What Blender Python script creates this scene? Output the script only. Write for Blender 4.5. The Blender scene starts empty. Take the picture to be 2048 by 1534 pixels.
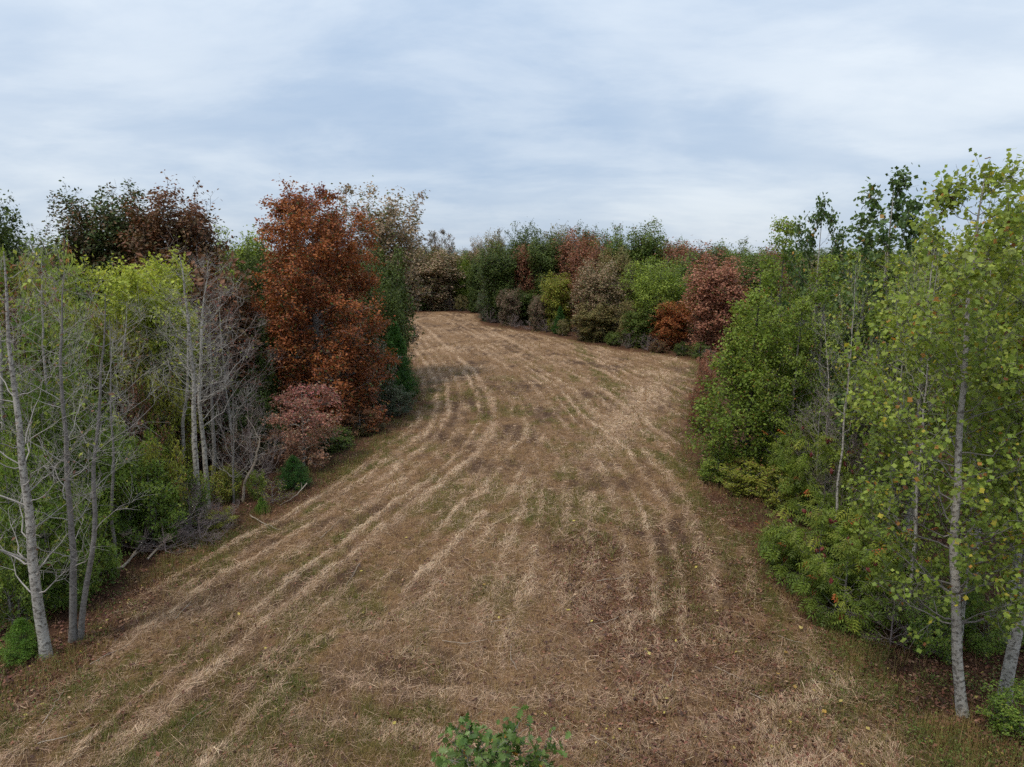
import bpy, math
import numpy as np
from mathutils import Vector

# ------------------------------------------------------------------ camera, world, sun, exposure
SC = bpy.context.scene
COL = SC.collection
CAM_H, FPX, PITCH = 9.0, 1400.0, math.radians(10.4)
cam_d = bpy.data.cameras.new('camera'); cam = bpy.data.objects.new('camera', cam_d); COL.objects.link(cam)
cam.location = (0, 0, CAM_H); cam.rotation_euler = (math.pi / 2 - PITCH, 0, 0)
cam_d.sensor_width = 36.0; cam_d.lens = FPX / 2048 * 36.0
cam_d.clip_start = 0.1; cam_d.clip_end = 9000
SC.camera = cam
SUN_EL, SUN_AZ = 62.0, 225.0            # degrees; azimuth clockwise from +Y

world = bpy.data.worlds.new('World'); SC.world = world; world.use_nodes = True
nt = world.node_tree; nt.nodes.clear()
def N(t, kind, **kw):
    n = t.nodes.new(kind)
    for k, v in kw.items():
        if k.startswith('i_'): n.inputs[k[2:].replace('_', ' ')].default_value = v
        else: setattr(n, k, v)
    return n
def ramp(t, stops, interp='LINEAR'):
    r = t.nodes.new('ShaderNodeValToRGB'); r.color_ramp.interpolation = interp
    e = r.color_ramp.elements
    while len(e) < len(stops): e.new(0.5)
    for el, (p, c) in zip(e, stops):
        el.position = p; el.color = (c[0], c[1], c[2], 1) if not isinstance(c, (int, float)) else (c, c, c, 1)
    return r
def mix(t, fac, a, b, blend='MIX'):
    m = t.nodes.new('ShaderNodeMix'); m.data_type = 'RGBA'; m.blend_type = blend
    for sock, val in ((m.inputs[0], fac), (m.inputs[6], a), (m.inputs[7], b)):
        if isinstance(val, bpy.types.NodeSocket): t.links.new(val, sock)
        elif isinstance(val, (int, float)): sock.default_value = val
        else: sock.default_value = (val[0], val[1], val[2], 1)
    return m.outputs[2]
def mth(t, op, a, b=None, c=None, clamp=False):
    m = t.nodes.new('ShaderNodeMath'); m.operation = op; m.use_clamp = clamp
    for s, v in zip(m.inputs, (a, b, c)):
        if v is None: continue
        if isinstance(v, bpy.types.NodeSocket): t.links.new(v, s)
        else: s.default_value = v
    return m.outputs[0]

sky = N(nt, 'ShaderNodeTexSky', sky_type='NISHITA', sun_disc=False)
sky.sun_elevation = math.radians(SUN_EL); sky.sun_rotation = math.radians(SUN_AZ)
sky.air_density = 1.0; sky.dust_density = 1.5; sky.altitude = 200
tc = N(nt, 'ShaderNodeTexCoord'); sx = N(nt, 'ShaderNodeSeparateXYZ'); nt.links.new(tc.outputs['Generated'], sx.inputs[0])
zc = mth(nt, 'MAXIMUM', sx.outputs[2], 0.0)
zz = mth(nt, 'ADD', zc, 0.24)
cx = N(nt, 'ShaderNodeCombineXYZ')
nt.links.new(mth(nt, 'DIVIDE', sx.outputs[0], zz), cx.inputs[0]); nt.links.new(mth(nt, 'DIVIDE', sx.outputs[1], zz), cx.inputs[1])
def cloud(scale, sxy, rot, det, rough, dist, lo, hi, off=(0, 0, 0)):
    mp = N(nt, 'ShaderNodeMapping'); nt.links.new(cx.outputs[0], mp.inputs[0])
    mp.inputs['Scale'].default_value = (sxy[0], sxy[1], 1); mp.inputs['Rotation'].default_value = (0, 0, rot); mp.inputs['Location'].default_value = off
    nz = N(nt, 'ShaderNodeTexNoise', i_Scale=scale, i_Detail=det, i_Roughness=rough, i_Distortion=dist); nt.links.new(mp.outputs[0], nz.inputs['Vector'])
    r = ramp(nt, [(lo, 0.0), (hi, 1.0)], 'EASE'); nt.links.new(nz.outputs[0], r.inputs[0]); return r.outputs[0]
c_big = cloud(0.6, (0.95, 1.05), 0.5, 4, 0.5, 0.2, 0.36, 0.62, (3.1, 0.4, 0))
c_mid = cloud(1.7, (0.75, 1.0), 0.3, 8, 0.58, 0.25, 0.36, 0.66, (1.7, 5.2, 0))
c_fin = cloud(4.5, (0.5, 1.6), -0.25, 6, 0.6, 0.3, 0.35, 0.75)
cov = mth(nt, 'ADD', mth(nt, 'MULTIPLY', c_big, 0.45), mth(nt, 'MULTIPLY', c_mid, 0.45))
cov = mth(nt, 'ADD', cov, mth(nt, 'MULTIPLY', c_fin, 0.10))
skys = mix(nt, 1.0, sky.outputs[0], (0.1, 0.1, 0.1), 'MULTIPLY')
cloud_col = mix(nt, cov, (0.335, 0.43, 0.565), (0.61, 0.665, 0.72))
hz = ramp(nt, [(0.0, 0.82), (0.10, 0.90), (0.32, 1.0)]); nt.links.new(zc, hz.inputs[0])
cloud_col = mix(nt, 1.0, cloud_col, hz.outputs[0], 'MULTIPLY')
skyc = mix(nt, 0.93, skys, cloud_col)
bg = N(nt, 'ShaderNodeBackground', i_Strength=1.0); nt.links.new(skyc, bg.inputs[0])
wo = N(nt, 'ShaderNodeOutputWorld'); nt.links.new(bg.outputs[0], wo.inputs[0])

sun_d = bpy.data.lights.new('sun', 'SUN'); sun = bpy.data.objects.new('sun', sun_d); COL.objects.link(sun)
sun_d.energy = 1.5; sun_d.angle = math.radians(10); sun_d.color = (1.0, 0.93, 0.82)
el, az = math.radians(SUN_EL), math.radians(SUN_AZ)
sdir = Vector((math.sin(az) * math.cos(el), math.cos(az) * math.cos(el), math.sin(el)))
sun.rotation_euler = sdir.to_track_quat('Z', 'Y').to_euler(); sun.location = sdir * 60
vs = SC.view_settings; vs.view_transform = 'Standard'; vs.look = 'None'; vs.exposure = 0.56; vs.gamma = 1.0; vs.use_curve_mapping = False
cy = SC.cycles; cy.max_bounces = 5; cy.diffuse_bounces = 3; cy.glossy_bounces = 2; cy.transmission_bounces = 3; cy.transparent_max_bounces = 4
cy.use_denoising = False; cy.sample_clamp_indirect = 4.0; cy.use_adaptive_sampling = True; cy.adaptive_threshold = 0.02

# ------------------------------------------------------------------ helpers
rng = np.random.default_rng(11)
SP, CP = math.sin(PITCH), math.cos(PITCH)
def ray(px, py):
    a = (px - 1024) / FPX; b = -(py - 767) / FPX
    return np.array([a, CP + b * SP, -SP + b * CP])
def G(px, py, z=0.0):
    d = ray(px, py); return d[:2] * ((z - CAM_H) / d[2])
def atD(px, py, D):                       # a pixel's ray met with the upright plane y = D
    d = ray(px, py); t = D / d[1]; return float(d[0] * t), float(CAM_H + d[2] * t)
def unit(v): return v / (np.linalg.norm(v, axis=-1, keepdims=True) + 1e-9)
def lerp_curve(x, xs, ys): return np.interp(x, xs, ys)

def hash2(ix, iy, seed):
    h = (ix.astype(np.int64) * 374761393 + iy.astype(np.int64) * 668265263 + seed * 974711) & 0x7fffffff
    h = ((h ^ (h >> 13)) * 1274126177) & 0x7fffffff
    return ((h ^ (h >> 16)) & 0xffff) / 65535.0
def vnoise(x, y, seed=0):
    ix, iy = np.floor(x), np.floor(y); fx, fy = x - ix, y - iy
    fx = fx * fx * (3 - 2 * fx); fy = fy * fy * (3 - 2 * fy)
    a, b = hash2(ix, iy, seed), hash2(ix + 1, iy, seed); c, d = hash2(ix, iy + 1, seed), hash2(ix + 1, iy + 1, seed)
    return (a * (1 - fx) + b * fx) * (1 - fy) + (c * (1 - fx) + d * fx) * fy
def fbm(x, y, seed=0, o=4):
    s, a, t = 0, 0.5, 0
    for k in range(o):
        s = s + a * vnoise(x, y, seed + k * 17); t += a; a *= 0.55; x = x * 2.03 + 3.7; y = y * 2.03 + 1.3
    return s / t
def sstep(a, b, x):
    t = np.clip((x - a) / (b - a), 0, 1); return t * t * (3 - 2 * t)

def build_mesh(name, V, faces, attrs=None, smooth=False):
    """faces: list of (m, k) int arrays; attrs: {name: per-face float array in the same order}"""
    me = bpy.data.meshes.new(name)
    V = np.ascontiguousarray(V, dtype=np.float32)
    me.vertices.add(len(V)); me.vertices.foreach_set('co', V.ravel())
    loops = np.concatenate([f.ravel() for f in faces]).astype(np.int32)
    tot = np.concatenate([np.full(len(f), f.shape[1]) for f in faces])
    start = np.concatenate([[0], np.cumsum(tot)[:-1]]).astype(np.int32)
    me.loops.add(len(loops)); me.loops.foreach_set('vertex_index', loops)
    me.polygons.add(len(start)); me.polygons.foreach_set('loop_start', start)
    me.polygons.foreach_set('use_smooth', np.full(len(start), smooth, dtype=bool))
    for k, a in (attrs or {}).items():
        at = me.attributes.new(k, 'FLOAT', 'FACE'); at.data.foreach_set('value', np.ascontiguousarray(a, dtype=np.float32))
    me.update(calc_edges=True); me.validate(verbose=False)
    return me
def link(name, me, mat=None, parent=None, kind=None):
    o = bpy.data.objects.new(name, me); COL.objects.link(o)
    if mat is not None and me is not None and not me.materials: me.materials.append(mat)
    elif mat is not None: set_mat(o, mat)
    if parent is not None: o.parent = parent
    if kind: o['kind'] = kind
    return o
def set_mat(o, mat):
    if o.material_slots and o.material_slots[0].material is not mat:
        o.material_slots[0].link = 'OBJECT'; o.material_slots[0].material = mat
def tag(o, label, cat, group=None, kind=None):
    o['label'] = label; o['category'] = cat
    if group: o['group'] = group
    if kind: o['kind'] = kind
    return o
def empty(name, loc=(0, 0, 0), rz=0.0, scale=(1, 1, 1)):
    o = bpy.data.objects.new(name, None); COL.objects.link(o)
    o.location = loc; o.rotation_euler = (0, 0, rz); o.scale = scale; o.empty_display_size = 0.2
    return o

# ------------------------------------------------------------------ materials
def pmat(name):
    m = bpy.data.materials.new(name); m.use_nodes = True
    t = m.node_tree; t.nodes.clear(); return m, t
def leaf_mat(name, stops, accents=(), trans=0.32, spread=0.45, rough=0.55, vj=0.5, gain=1.18):
    m, t = pmat(name)
    c = N(t, 'ShaderNodeAttribute', attribute_name='c').outputs['Fac']; v = N(t, 'ShaderNodeAttribute', attribute_name='v').outputs['Fac']
    f = mth(t, 'ADD', c, mth(t, 'MULTIPLY', mth(t, 'SUBTRACT', v, 0.5), spread), clamp=True)
    r = ramp(t, [(p, tuple(x * gain for x in col)) for p, col in stops]); t.links.new(f, r.inputs[0]); col = r.outputs[0]
    w = mth(t, 'FRACT', mth(t, 'MULTIPLY', v, 37.7))
    for th, ac in accents:
        col = mix(t, mth(t, 'GREATER_THAN', w, th), col, ac)
    j = mth(t, 'FRACT', mth(t, 'MULTIPLY', v, 13.3))
    hs = N(t, 'ShaderNodeHueSaturation'); t.links.new(col, hs.inputs['Color'])
    t.links.new(mth(t, 'ADD', mth(t, 'MULTIPLY', j, vj), 1.0 - vj / 2), hs.inputs['Value'])
    t.links.new(mth(t, 'ADD', mth(t, 'MULTIPLY', w, 0.025), 0.4875), hs.inputs['Hue'])
    col = hs.outputs[0]
    b = N(t, 'ShaderNodeBsdfPrincipled', i_Roughness=rough); t.links.new(col, b.inputs['Base Color']); b.inputs['Specular IOR Level'].default_value = 0.35
    tr = N(t, 'ShaderNodeBsdfTranslucent'); t.links.new(mix(t, 1.0, col, (1.25, 1.2, 0.8), 'MULTIPLY'), tr.inputs[0])
    ms = N(t, 'ShaderNodeMixShader'); ms.inputs[0].default_value = trans
    t.links.new(b.outputs[0], ms.inputs[1]); t.links.new(tr.outputs[0], ms.inputs[2])
    o = N(t, 'ShaderNodeOutputMaterial'); t.links.new(ms.outputs[0], o.inputs[0]); return m
def bark_mat(name, pale, dark, patch, bands=0.5):
    m, t = pmat(name)
    tcn = N(t, 'ShaderNodeTexCoord'); mp = N(t, 'ShaderNodeMapping'); t.links.new(tcn.outputs['Object'], mp.inputs[0]); mp.inputs['Scale'].default_value = (11, 11, 15)
    n1 = N(t, 'ShaderNodeTexNoise', i_Scale=1.0, i_Detail=5.0, i_Roughness=0.65); t.links.new(mp.outputs[0], n1.inputs['Vector'])
    n2 = N(t, 'ShaderNodeTexNoise', i_Scale=3.2, i_Detail=4.0, i_Roughness=0.6); t.links.new(tcn.outputs['Object'], n2.inputs['Vector'])
    n3 = N(t, 'ShaderNodeTexNoise', i_Scale=45.0, i_Detail=3.0); t.links.new(tcn.outputs['Object'], n3.inputs['Vector'])
    r1 = ramp(t, [(0.50, 0.0), (0.58, 1.0)]); t.links.new(n1.outputs[0], r1.inputs[0])
    r2 = ramp(t, [(0.42, 0.0), (0.60, 1.0)]); t.links.new(n2.outputs[0], r2.inputs[0])
    col = mix(t, mth(t, 'MULTIPLY', r1.outputs[0], bands), pale, dark)
    col = mix(t, mth(t, 'MULTIPLY', r2.outputs[0], 0.4), col, patch)
    col = mix(t, mth(t, 'MULTIPLY', n3.outputs[0], 0.2), col, tuple(x * 0.4 for x in dark))
    b = N(t, 'ShaderNodeBsdfPrincipled', i_Roughness=0.9); t.links.new(col, b.inputs['Base Color']); b.inputs['Specular IOR Level'].default_value = 0.2
    bp = N(t, 'ShaderNodeBump', i_Strength=0.5, i_Distance=0.02); t.links.new(n1.outputs[0], bp.inputs['Height']); t.links.new(bp.outputs[0], b.inputs['Normal'])
    o = N(t, 'ShaderNodeOutputMaterial'); t.links.new(b.outputs[0], o.inputs[0]); return m

BARK_PALE = bark_mat('bark_pale_grey', (0.47, 0.44, 0.39), (0.08, 0.068, 0.055), (0.22, 0.195, 0.165), 0.85)
BARK_GREY = bark_mat('bark_grey', (0.25, 0.23, 0.21), (0.07, 0.06, 0.052), (0.16, 0.145, 0.13), 0.6)
BARK_DARK = bark_mat('bark_dark', (0.11, 0.095, 0.08), (0.035, 0.03, 0.026), (0.07, 0.06, 0.05), 0.6)
TWIG_GREY = bark_mat('twig_grey', (0.40, 0.37, 0.335), (0.19, 0.165, 0.145), (0.27, 0.245, 0.22), 0.4)
TWIG_MAUVE = bark_mat('twig_mauve', (0.27, 0.215, 0.20), (0.14, 0.10, 0.095), (0.2, 0.15, 0.145), 0.4)
DEADWOOD = bark_mat('weathered_wood', (0.46, 0.38, 0.30), (0.2, 0.15, 0.115), (0.32, 0.26, 0.20), 0.5)

LM = {}
def LMdef(k, *a, **kw): LM[k] = leaf_mat('leaf_' + k, *a, **kw)
LMdef('orange', [(0.0, (0.13, 0.046, 0.018)), (0.35, (0.26, 0.085, 0.026)), (0.7, (0.38, 0.128, 0.038)), (1.0, (0.48, 0.19, 0.06))], [(0.93, (0.09, 0.11, 0.025))], trans=0.25, gain=1.0)
LMdef('darkred', [(0.0, (0.09, 0.02, 0.013)), (0.6, (0.2, 0.045, 0.024)), (1.0, (0.30, 0.085, 0.04))], trans=0.25)
LMdef('rustbrown', [(0.0, (0.10, 0.055, 0.025)), (0.35, (0.20, 0.085, 0.045)), (0.75, (0.27, 0.11, 0.06)), (1.0, (0.33, 0.16, 0.09))], [(0.88, (0.09, 0.11, 0.03))], trans=0.22)
LMdef('salmon', [(0.0, (0.15, 0.062, 0.037)), (0.5, (0.29, 0.125, 0.073)), (1.0, (0.41, 0.20, 0.125))], [(0.95, (0.12, 0.13, 0.03))], trans=0.22)
LMdef('tan', [(0.0, (0.15, 0.11, 0.06)), (0.4, (0.26, 0.185, 0.11)), (0.8, (0.35, 0.25, 0.155)), (1.0, (0.42, 0.32, 0.20))], [(0.80, (0.15, 0.17, 0.05))], trans=0.22)
LMdef('olive', [(0.0, (0.085, 0.085, 0.025)), (0.5, (0.17, 0.16, 0.05)), (1.0, (0.29, 0.23, 0.10))], [(0.85, (0.24, 0.13, 0.07))], trans=0.25)
LMdef('dark', [(0.0, (0.03, 0.05, 0.010)), (0.5, (0.062, 0.095, 0.017)), (1.0, (0.12, 0.155, 0.03))], trans=0.25)
LMdef('mid', [(0.0, (0.048, 0.08, 0.016)), (0.5, (0.10, 0.15, 0.027)), (1.0, (0.17, 0.215, 0.045))], [(0.96, (0.25, 0.12, 0.05))], trans=0.3)
LMdef('greenbrown', [(0.0, (0.09, 0.06, 0.026)), (0.35, (0.16, 0.082, 0.04)), (0.52, (0.10, 0.075, 0.028)), (0.66, (0.048, 0.075, 0.018)), (1.0, (0.085, 0.125, 0.03))], trans=0.2, spread=0.3)
LMdef('brownred', [(0.0, (0.055, 0.06, 0.02)), (0.4, (0.10, 0.065, 0.027)), (0.75, (0.165, 0.072, 0.034)), (1.0, (0.20, 0.08, 0.038))], trans=0.2, spread=0.4)
LMdef('yellowgreen', [(0.0, (0.13, 0.17, 0.02)), (0.4, (0.26, 0.31, 0.035)), (0.8, (0.37, 0.41, 0.06)), (1.0, (0.44, 0.45, 0.08))], trans=0.38)
LMdef('lime', [(0.0, (0.09, 0.13, 0.018)), (0.5, (0.18, 0.245, 0.032)), (1.0, (0.28, 0.335, 0.055))], trans=0.34)
LMdef('tulip', [(0.0, (0.085, 0.125, 0.02)), (0.45, (0.185, 0.245, 0.037)), (0.8, (0.29, 0.345, 0.06)), (1.0, (0.38, 0.42, 0.12))], [(0.94, (0.46, 0.36, 0.05)), (0.972, (0.42, 0.17, 0.04)), (0.988, (0.17, 0.06, 0.03))], trans=0.36)
LMdef('tulipdark', [(0.0, (0.04, 0.075, 0.02)), (0.5, (0.075, 0.125, 0.032)), (1.0, (0.12, 0.17, 0.05))], [(0.975, (0.40, 0.2, 0.05))], trans=0.3)
LMdef('grove', [(0.0, (0.075, 0.12, 0.015)), (0.5, (0.16, 0.225, 0.03)), (1.0, (0.27, 0.33, 0.06))], [(0.965, (0.34, 0.25, 0.05)), (0.985, (0.3, 0.1, 0.04))], trans=0.4)
LMdef('underwood', [(0.0, (0.055, 0.10, 0.014)), (0.5, (0.13, 0.20, 0.028)), (1.0, (0.23, 0.285, 0.05))], [(0.96, (0.32, 0.28, 0.05))], trans=0.36)
LMdef('underyellow', [(0.0, (0.10, 0.12, 0.02)), (0.5, (0.22, 0.24, 0.034)), (1.0, (0.34, 0.34, 0.06))], [(0.92, (0.27, 0.11, 0.06))], trans=0.36)
LMdef('underbrown', [(0.0, (0.08, 0.035, 0.022)), (0.5, (0.15, 0.07, 0.04)), (1.0, (0.24, 0.13, 0.07))], [(0.8, (0.13, 0.15, 0.035))], trans=0.25)
LMdef('sumac', [(0.0, (0.05, 0.08, 0.012)), (0.5, (0.125, 0.175, 0.022)), (1.0, (0.24, 0.275, 0.04))], [(0.985, (0.42, 0.07, 0.03))], trans=0.36)
LMdef('cedar', [(0.0, (0.02, 0.058, 0.012)), (0.5, (0.036, 0.10, 0.015)), (1.0, (0.065, 0.15, 0.022))], trans=0.2)
LMdef('youngcedar', [(0.0, (0.05, 0.11, 0.016)), (0.5, (0.10, 0.19, 0.02)), (1.0, (0.17, 0.26, 0.035))], trans=0.25)
LMdef('greyshrub', [(0.0, (0.05, 0.075, 0.04)), (0.5, (0.10, 0.13, 0.07)), (1.0, (0.17, 0.19, 0.11))], [(0.9, (0.24, 0.17, 0.13))], trans=0.25)
LMdef('seedshrub', [(0.0, (0.045, 0.065, 0.03)), (0.6, (0.09, 0.115, 0.05)), (1.0, (0.14, 0.16, 0.08))], [(0.80, (0.48, 0.43, 0.37))], trans=0.25)
LMdef('dogwood', [(0.0, (0.22, 0.12, 0.07)), (0.45, (0.32, 0.17, 0.11)), (0.75, (0.34, 0.145, 0.11)), (1.0, (0.28, 0.085, 0.08))], [(0.85, (0.42, 0.28, 0.18))], trans=0.28)
LMdef('oakgreen', [(0.0, (0.045, 0.085, 0.018)), (0.5, (0.09, 0.15, 0.03)), (1.0, (0.18, 0.235, 0.075))], [(0.93, (0.40, 0.17, 0.03)), (0.97, (0.17, 0.07, 0.03))], trans=0.25, rough=0.4)
LMdef('pinktan', [(0.0, (0.12, 0.085, 0.055)), (0.6, (0.22, 0.14, 0.10)), (1.0, (0.31, 0.21, 0.155))], [(0.6, (0.13, 0.14, 0.06))], trans=0.22)

# ------------------------------------------------------------------ leaf templates  (x along the leaf, unit length)
def T(pts, faces): return np.array(pts, dtype=float), [np.array(f) for f in faces]
LEAF_SIMPLE = T([(0, 0, 0), (0.45, 0.30, 0.05), (1, 0, -0.08), (0.45, -0.30, 0.05)], [[[0, 3, 2, 1]]])
_h = [(0, 0), (0.06, 0.30), (0.30, 0.52), (0.42, 0.30), (0.62, 0.50), (0.98, 0.34), (0.86, 0.0)]
LEAF_TULIP = T([(x, y, 0.10 * abs(y) - 0.05 * x) for x, y in _h] + [(x, -y, 0.10 * abs(y) - 0.05 * x) for x, y in _h[1:-1][::-1]], [[list(range(12))]])
LEAF_TULIP_FAR = T([(0, 0, 0), (0.15, 0.45, 0.04), (0.5, 0.33, 0), (0.92, 0.4, 0), (0.88, 0, -0.04), (0.92, -0.4, 0), (0.5, -0.33, 0), (0.15, -0.45, 0.04)], [[list(range(8))]])
_o = [(0, 0), (0.18, 0.07), (0.30, 0.27), (0.38, 0.10), (0.52, 0.40), (0.62, 0.13), (0.78, 0.34), (0.84, 0.12), (1.0, 0.0)]
LEAF_OAK = T([(x, y, 0.15 * abs(y) - 0.12 * x * x) for x, y in _o] + [(x, -y, 0.15 * abs(y) - 0.12 * x * x) for x, y in _o[1:-1][::-1]], [[list(range(16))]])
def compound(n, ang, ll, w, droop):
    V, F = [], []
    for k in range(n):
        side = 1 if k % 2 else -1
        if k == n - 1: bx, a = 0.82, 0.0
        else: bx, a = 0.15 + 0.62 * (k // 2) / max(1, (n - 2) // 2), side * ang
        d = np.array([math.cos(a), math.sin(a)]); p = np.array([-d[1], d[0]]); b = np.array([bx, 0.0]); i = len(V)
        for q, z in ((b, -0.1 * bx), (b + d * ll * .45 + p * w, -0.1 * bx), (b + d * ll, -0.1 * bx - droop), (b + d * ll * .45 - p * w, -0.1 * bx)):
            V.append((q[0], q[1], z))
        F.append([i, i + 3, i + 2, i + 1])
    return T(V, [F])
LEAF_HICKORY = compound(5, 0.95, 0.42, 0.085, 0.08)
LEAF_SUMAC = compound(9, 1.0, 0.36, 0.055, 0.16)
LEAF_NEEDLE = T([(0, 0.10, 0), (0, -0.10, 0), (1, 0, 0.05)], [[[0, 1, 2]]])
def leaves_mesh_data(pos, nrm, ax, size, tmpl, c, v):
    V0, F0 = tmpl; n, k = len(pos), len(V0)
    z = unit(nrm); x = unit(ax - (ax * z).sum(1, keepdims=True) * z); y = np.cross(z, x)
    V = pos[:, None, :] + size[:, None, None] * (V0[None, :, 0:1] * x[:, None] + V0[None, :, 1:2] * y[:, None] + V0[None, :, 2:3] * z[:, None])
    faces, cc, vv = [], [], []
    for f in F0:
        m = len(f); faces.append((f[None] + (np.arange(n) * k)[:, None, None]).reshape(n * m, -1))
        cc.append(np.repeat(c, m)); vv.append(np.repeat(v, m))
    return V.reshape(-1, 3), faces, {'c': np.concatenate(cc), 'v': np.concatenate(vv)}

# ------------------------------------------------------------------ tubes
def tubes(P, R, sides):
    """P (n,m,3), R (n,m) -> V, quads"""
    n, m, _ = P.shape
    tg = unit(np.gradient(P, axis=1))
    ref = np.where(np.abs(tg[:, :1, 2:3]) > 0.8, np.array([1.0, 0, 0]), np.array([0, 0, 1.0])); ref = np.broadcast_to(ref, P.shape)
    a = unit(np.cross(tg, ref)); b = np.cross(tg, a)
    th = np.arange(sides) * 2 * math.pi / sides
    V = P[:, :, None] + R[:, :, None, None] * (np.cos(th)[None, None, :, None] * a[:, :, None] + np.sin(th)[None, None, :, None] * b[:, :, None])
    i = np.arange(n)[:, None, None]; j = np.arange(m - 1)[None, :, None]; s = np.arange(sides)[None, None, :]; s2 = (s + 1) % sides
    base = i * m * sides
    q = np.stack([base + j * sides + s, base + j * sides + s2, base + (j + 1) * sides + s2, base + (j + 1) * sides + s], -1).reshape(-1, 4)
    return V.reshape(-1, 3), q
def join(parts):
    Vs, Fs, off = [], [], 0
    for V, F in parts: Vs.append(V); Fs.append(F + off); off += len(V)
    return np.concatenate(Vs), Fs
def bez(P0, P1, P2, m):
    t = np.linspace(0, 1, m)[None, :, None]
    return (1 - t) ** 2 * P0[:, None] + 2 * t * (1 - t) * P1[:, None] + t * t * P2[:, None]
def sample_poly(P, idx, t):
    """point and tangent on polyline idx of P (n,m,3) at t in 0..1"""
    m = P.shape[1]; f = np.clip(t, 0, 0.9999) * (m - 1); i = f.astype(int); w = (f - i)[:, None]
    a, b = P[idx, i], P[idx, i + 1]; return a * (1 - w) + b * w, unit(b - a)
def rvec(r, n): return unit(r.normal(size=(n, 3)))

# ------------------------------------------------------------------ the tree builder
def grow(seed, h, prof, trunk_r=0.14, trunk=None, nl=28, ns=7, ntw=6, lpt=10, leaf=0.15, tmpl=LEAF_SIMPLE, rise=0.45, sec_len=0.5, twig_len=0.45,
         up=0.25, lump=0.28, hc=0.3, jit=0.12, flat=0.7, droop=0.25, limb_r=0.42, twig_r=0.005, bow=0.15, sides=8, wob=0.12, td=0.96, shell=0, bump=0.6, pf_=0.55):
    """prof: [(z fraction, crown radius m), ...]; returns geometry of trunk, branches and crown in local metres"""
    r = np.random.default_rng(seed)
    if trunk is None:
        m = 14; z = np.linspace(-0.15, h * td, m)
        wx = np.cumsum(r.normal(size=m)) * wob * h / 60; wy = np.cumsum(r.normal(size=m)) * wob * h / 60
        trunk = np.stack([wx - wx[0], wy - wy[0], z], 1)
    trunk = np.asarray(trunk, float); m = len(trunk)
    tz = trunk[:, 2]; tr = trunk_r * np.clip(1 - np.clip(tz, 0, None) / (h * min(1.0, td + 0.05)), 0.03, 1) ** 0.85 + 0.004; tr[0] *= 1.25
    Vt, Ft = tubes(trunk[None], tr[None], sides)
    def axis(zq): return np.stack([np.interp(zq, tz, trunk[:, 0]), np.interp(zq, tz, trunk[:, 1]), zq], -1)
    pz = np.array([p[0] for p in prof]) * h; pr = np.array([p[1] for p in prof])
    zc = np.linspace(pz[0], pz[-1], 60); rz_ = np.interp(zc, pz, pr); wgt = rz_ * np.sqrt(1 + np.gradient(rz_, zc) ** 2) + 0.06 * pr.max(); cdf = np.cumsum(wgt) / wgt.sum()
    ze = np.interp((np.arange(nl) + r.random(nl)) / nl, cdf, zc)
    az = (np.arange(nl) * 2.39996 + r.normal(size=nl) * 0.5)
    if shell: ze = ze * 0.92
    ln = 1 + lump * (fbm(np.cos(az) * 1.3 + 9, np.sin(az) * 1.3 + ze / h * 4, seed, 2) * 2 - 1) * 1.6
    re = np.interp(ze, pz, pr) * ln * r.uniform(0.72, 1.02, nl) * (0.85 if shell else 1.0)
    zs = np.clip(ze - rise * np.maximum(re, 0.4) * r.uniform(0.7, 1.3, nl), 0.55 * pz[0] + 0.05 * h, min(0.93, td) * h * 0.98)
    P0 = axis(zs); out = np.stack([np.cos(az), np.sin(az), 0 * az], 1)
    P2 = axis(np.minimum(ze, h * td)); P2[:, 2] = ze; P2 = P2 + out * re[:, None]
    L = np.linalg.norm(P2 - P0, axis=1)
    P1 = (P0 + P2) / 2 + np.stack([r.normal(size=nl), r.normal(size=nl), r.normal(size=nl) - bow / 0.12], 1) * (L * 0.12)[:, None]
    limbs = bez(P0, P1, P2, 7); limbs[:, 1:-1] += r.normal(size=(nl, 5, 3)) * (L * 0.02)[:, None, None]
    r0 = np.interp(zs, tz, tr) * limb_r * r.uniform(0.7, 1.1, nl); r0 = np.maximum(r0, 0.008)
    rl = r0[:, None] * np.linspace(1, 0.22, 7)[None]; rl = np.maximum(rl, twig_r)
    br = [tubes(limbs, rl, 5)]
    n2 = nl * ns; i2 = np.repeat(np.arange(nl), ns); t2 = 0.28 + 0.72 * r.random(n2) ** 0.8
    t2[::ns] = 1.0
    p, tg = sample_poly(limbs, i2, t2)
    d = unit(tg * 0.75 + rvec(r, n2) * 0.85 + np.array([0, 0, up]))
    l2 = np.minimum(np.maximum(L[i2], 0.8), min(3.2, 0.75 * pr.max() + 0.3)) * sec_len * (0.55 + 0.6 * (1 - t2)) * r.uniform(0.6, 1.25, n2)
    e = p + d * l2[:, None]; mid = (p + e) / 2 + rvec(r, n2) * (l2 * 0.12)[:, None]
    secs = bez(p, mid, e, 4); rs = np.maximum((r0[i2] * 0.34)[:, None] * np.linspace(1, 0.35, 4)[None], twig_r)
    br.append(tubes(secs, rs, 4))
    n3 = n2 * ntw; i3 = np.repeat(np.arange(n2), ntw); t3 = 0.15 + 0.85 * r.random(n3); t3[::ntw] = 1.0
    p, tg = sample_poly(secs, i3, t3)
    d = unit(tg * 0.6 + rvec(r, n3) * 0.95 + np.array([0, 0, up * 0.8]))
    l3 = twig_len * r.uniform(0.45, 1.3, n3); e = p + d * l3[:, None]
    twigs = np.stack([p, e], 1)
    br.append(tubes(twigs, np.broadcast_to(np.array([1.0, 0.6]) * twig_r, (n3, 2)), 3))
    Vb, Fb = join(br)
    g = dict(h=h, w=float(pr.max()), trunk=(Vt, [Ft]), branches=(Vb, Fb), crown=None)
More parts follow.
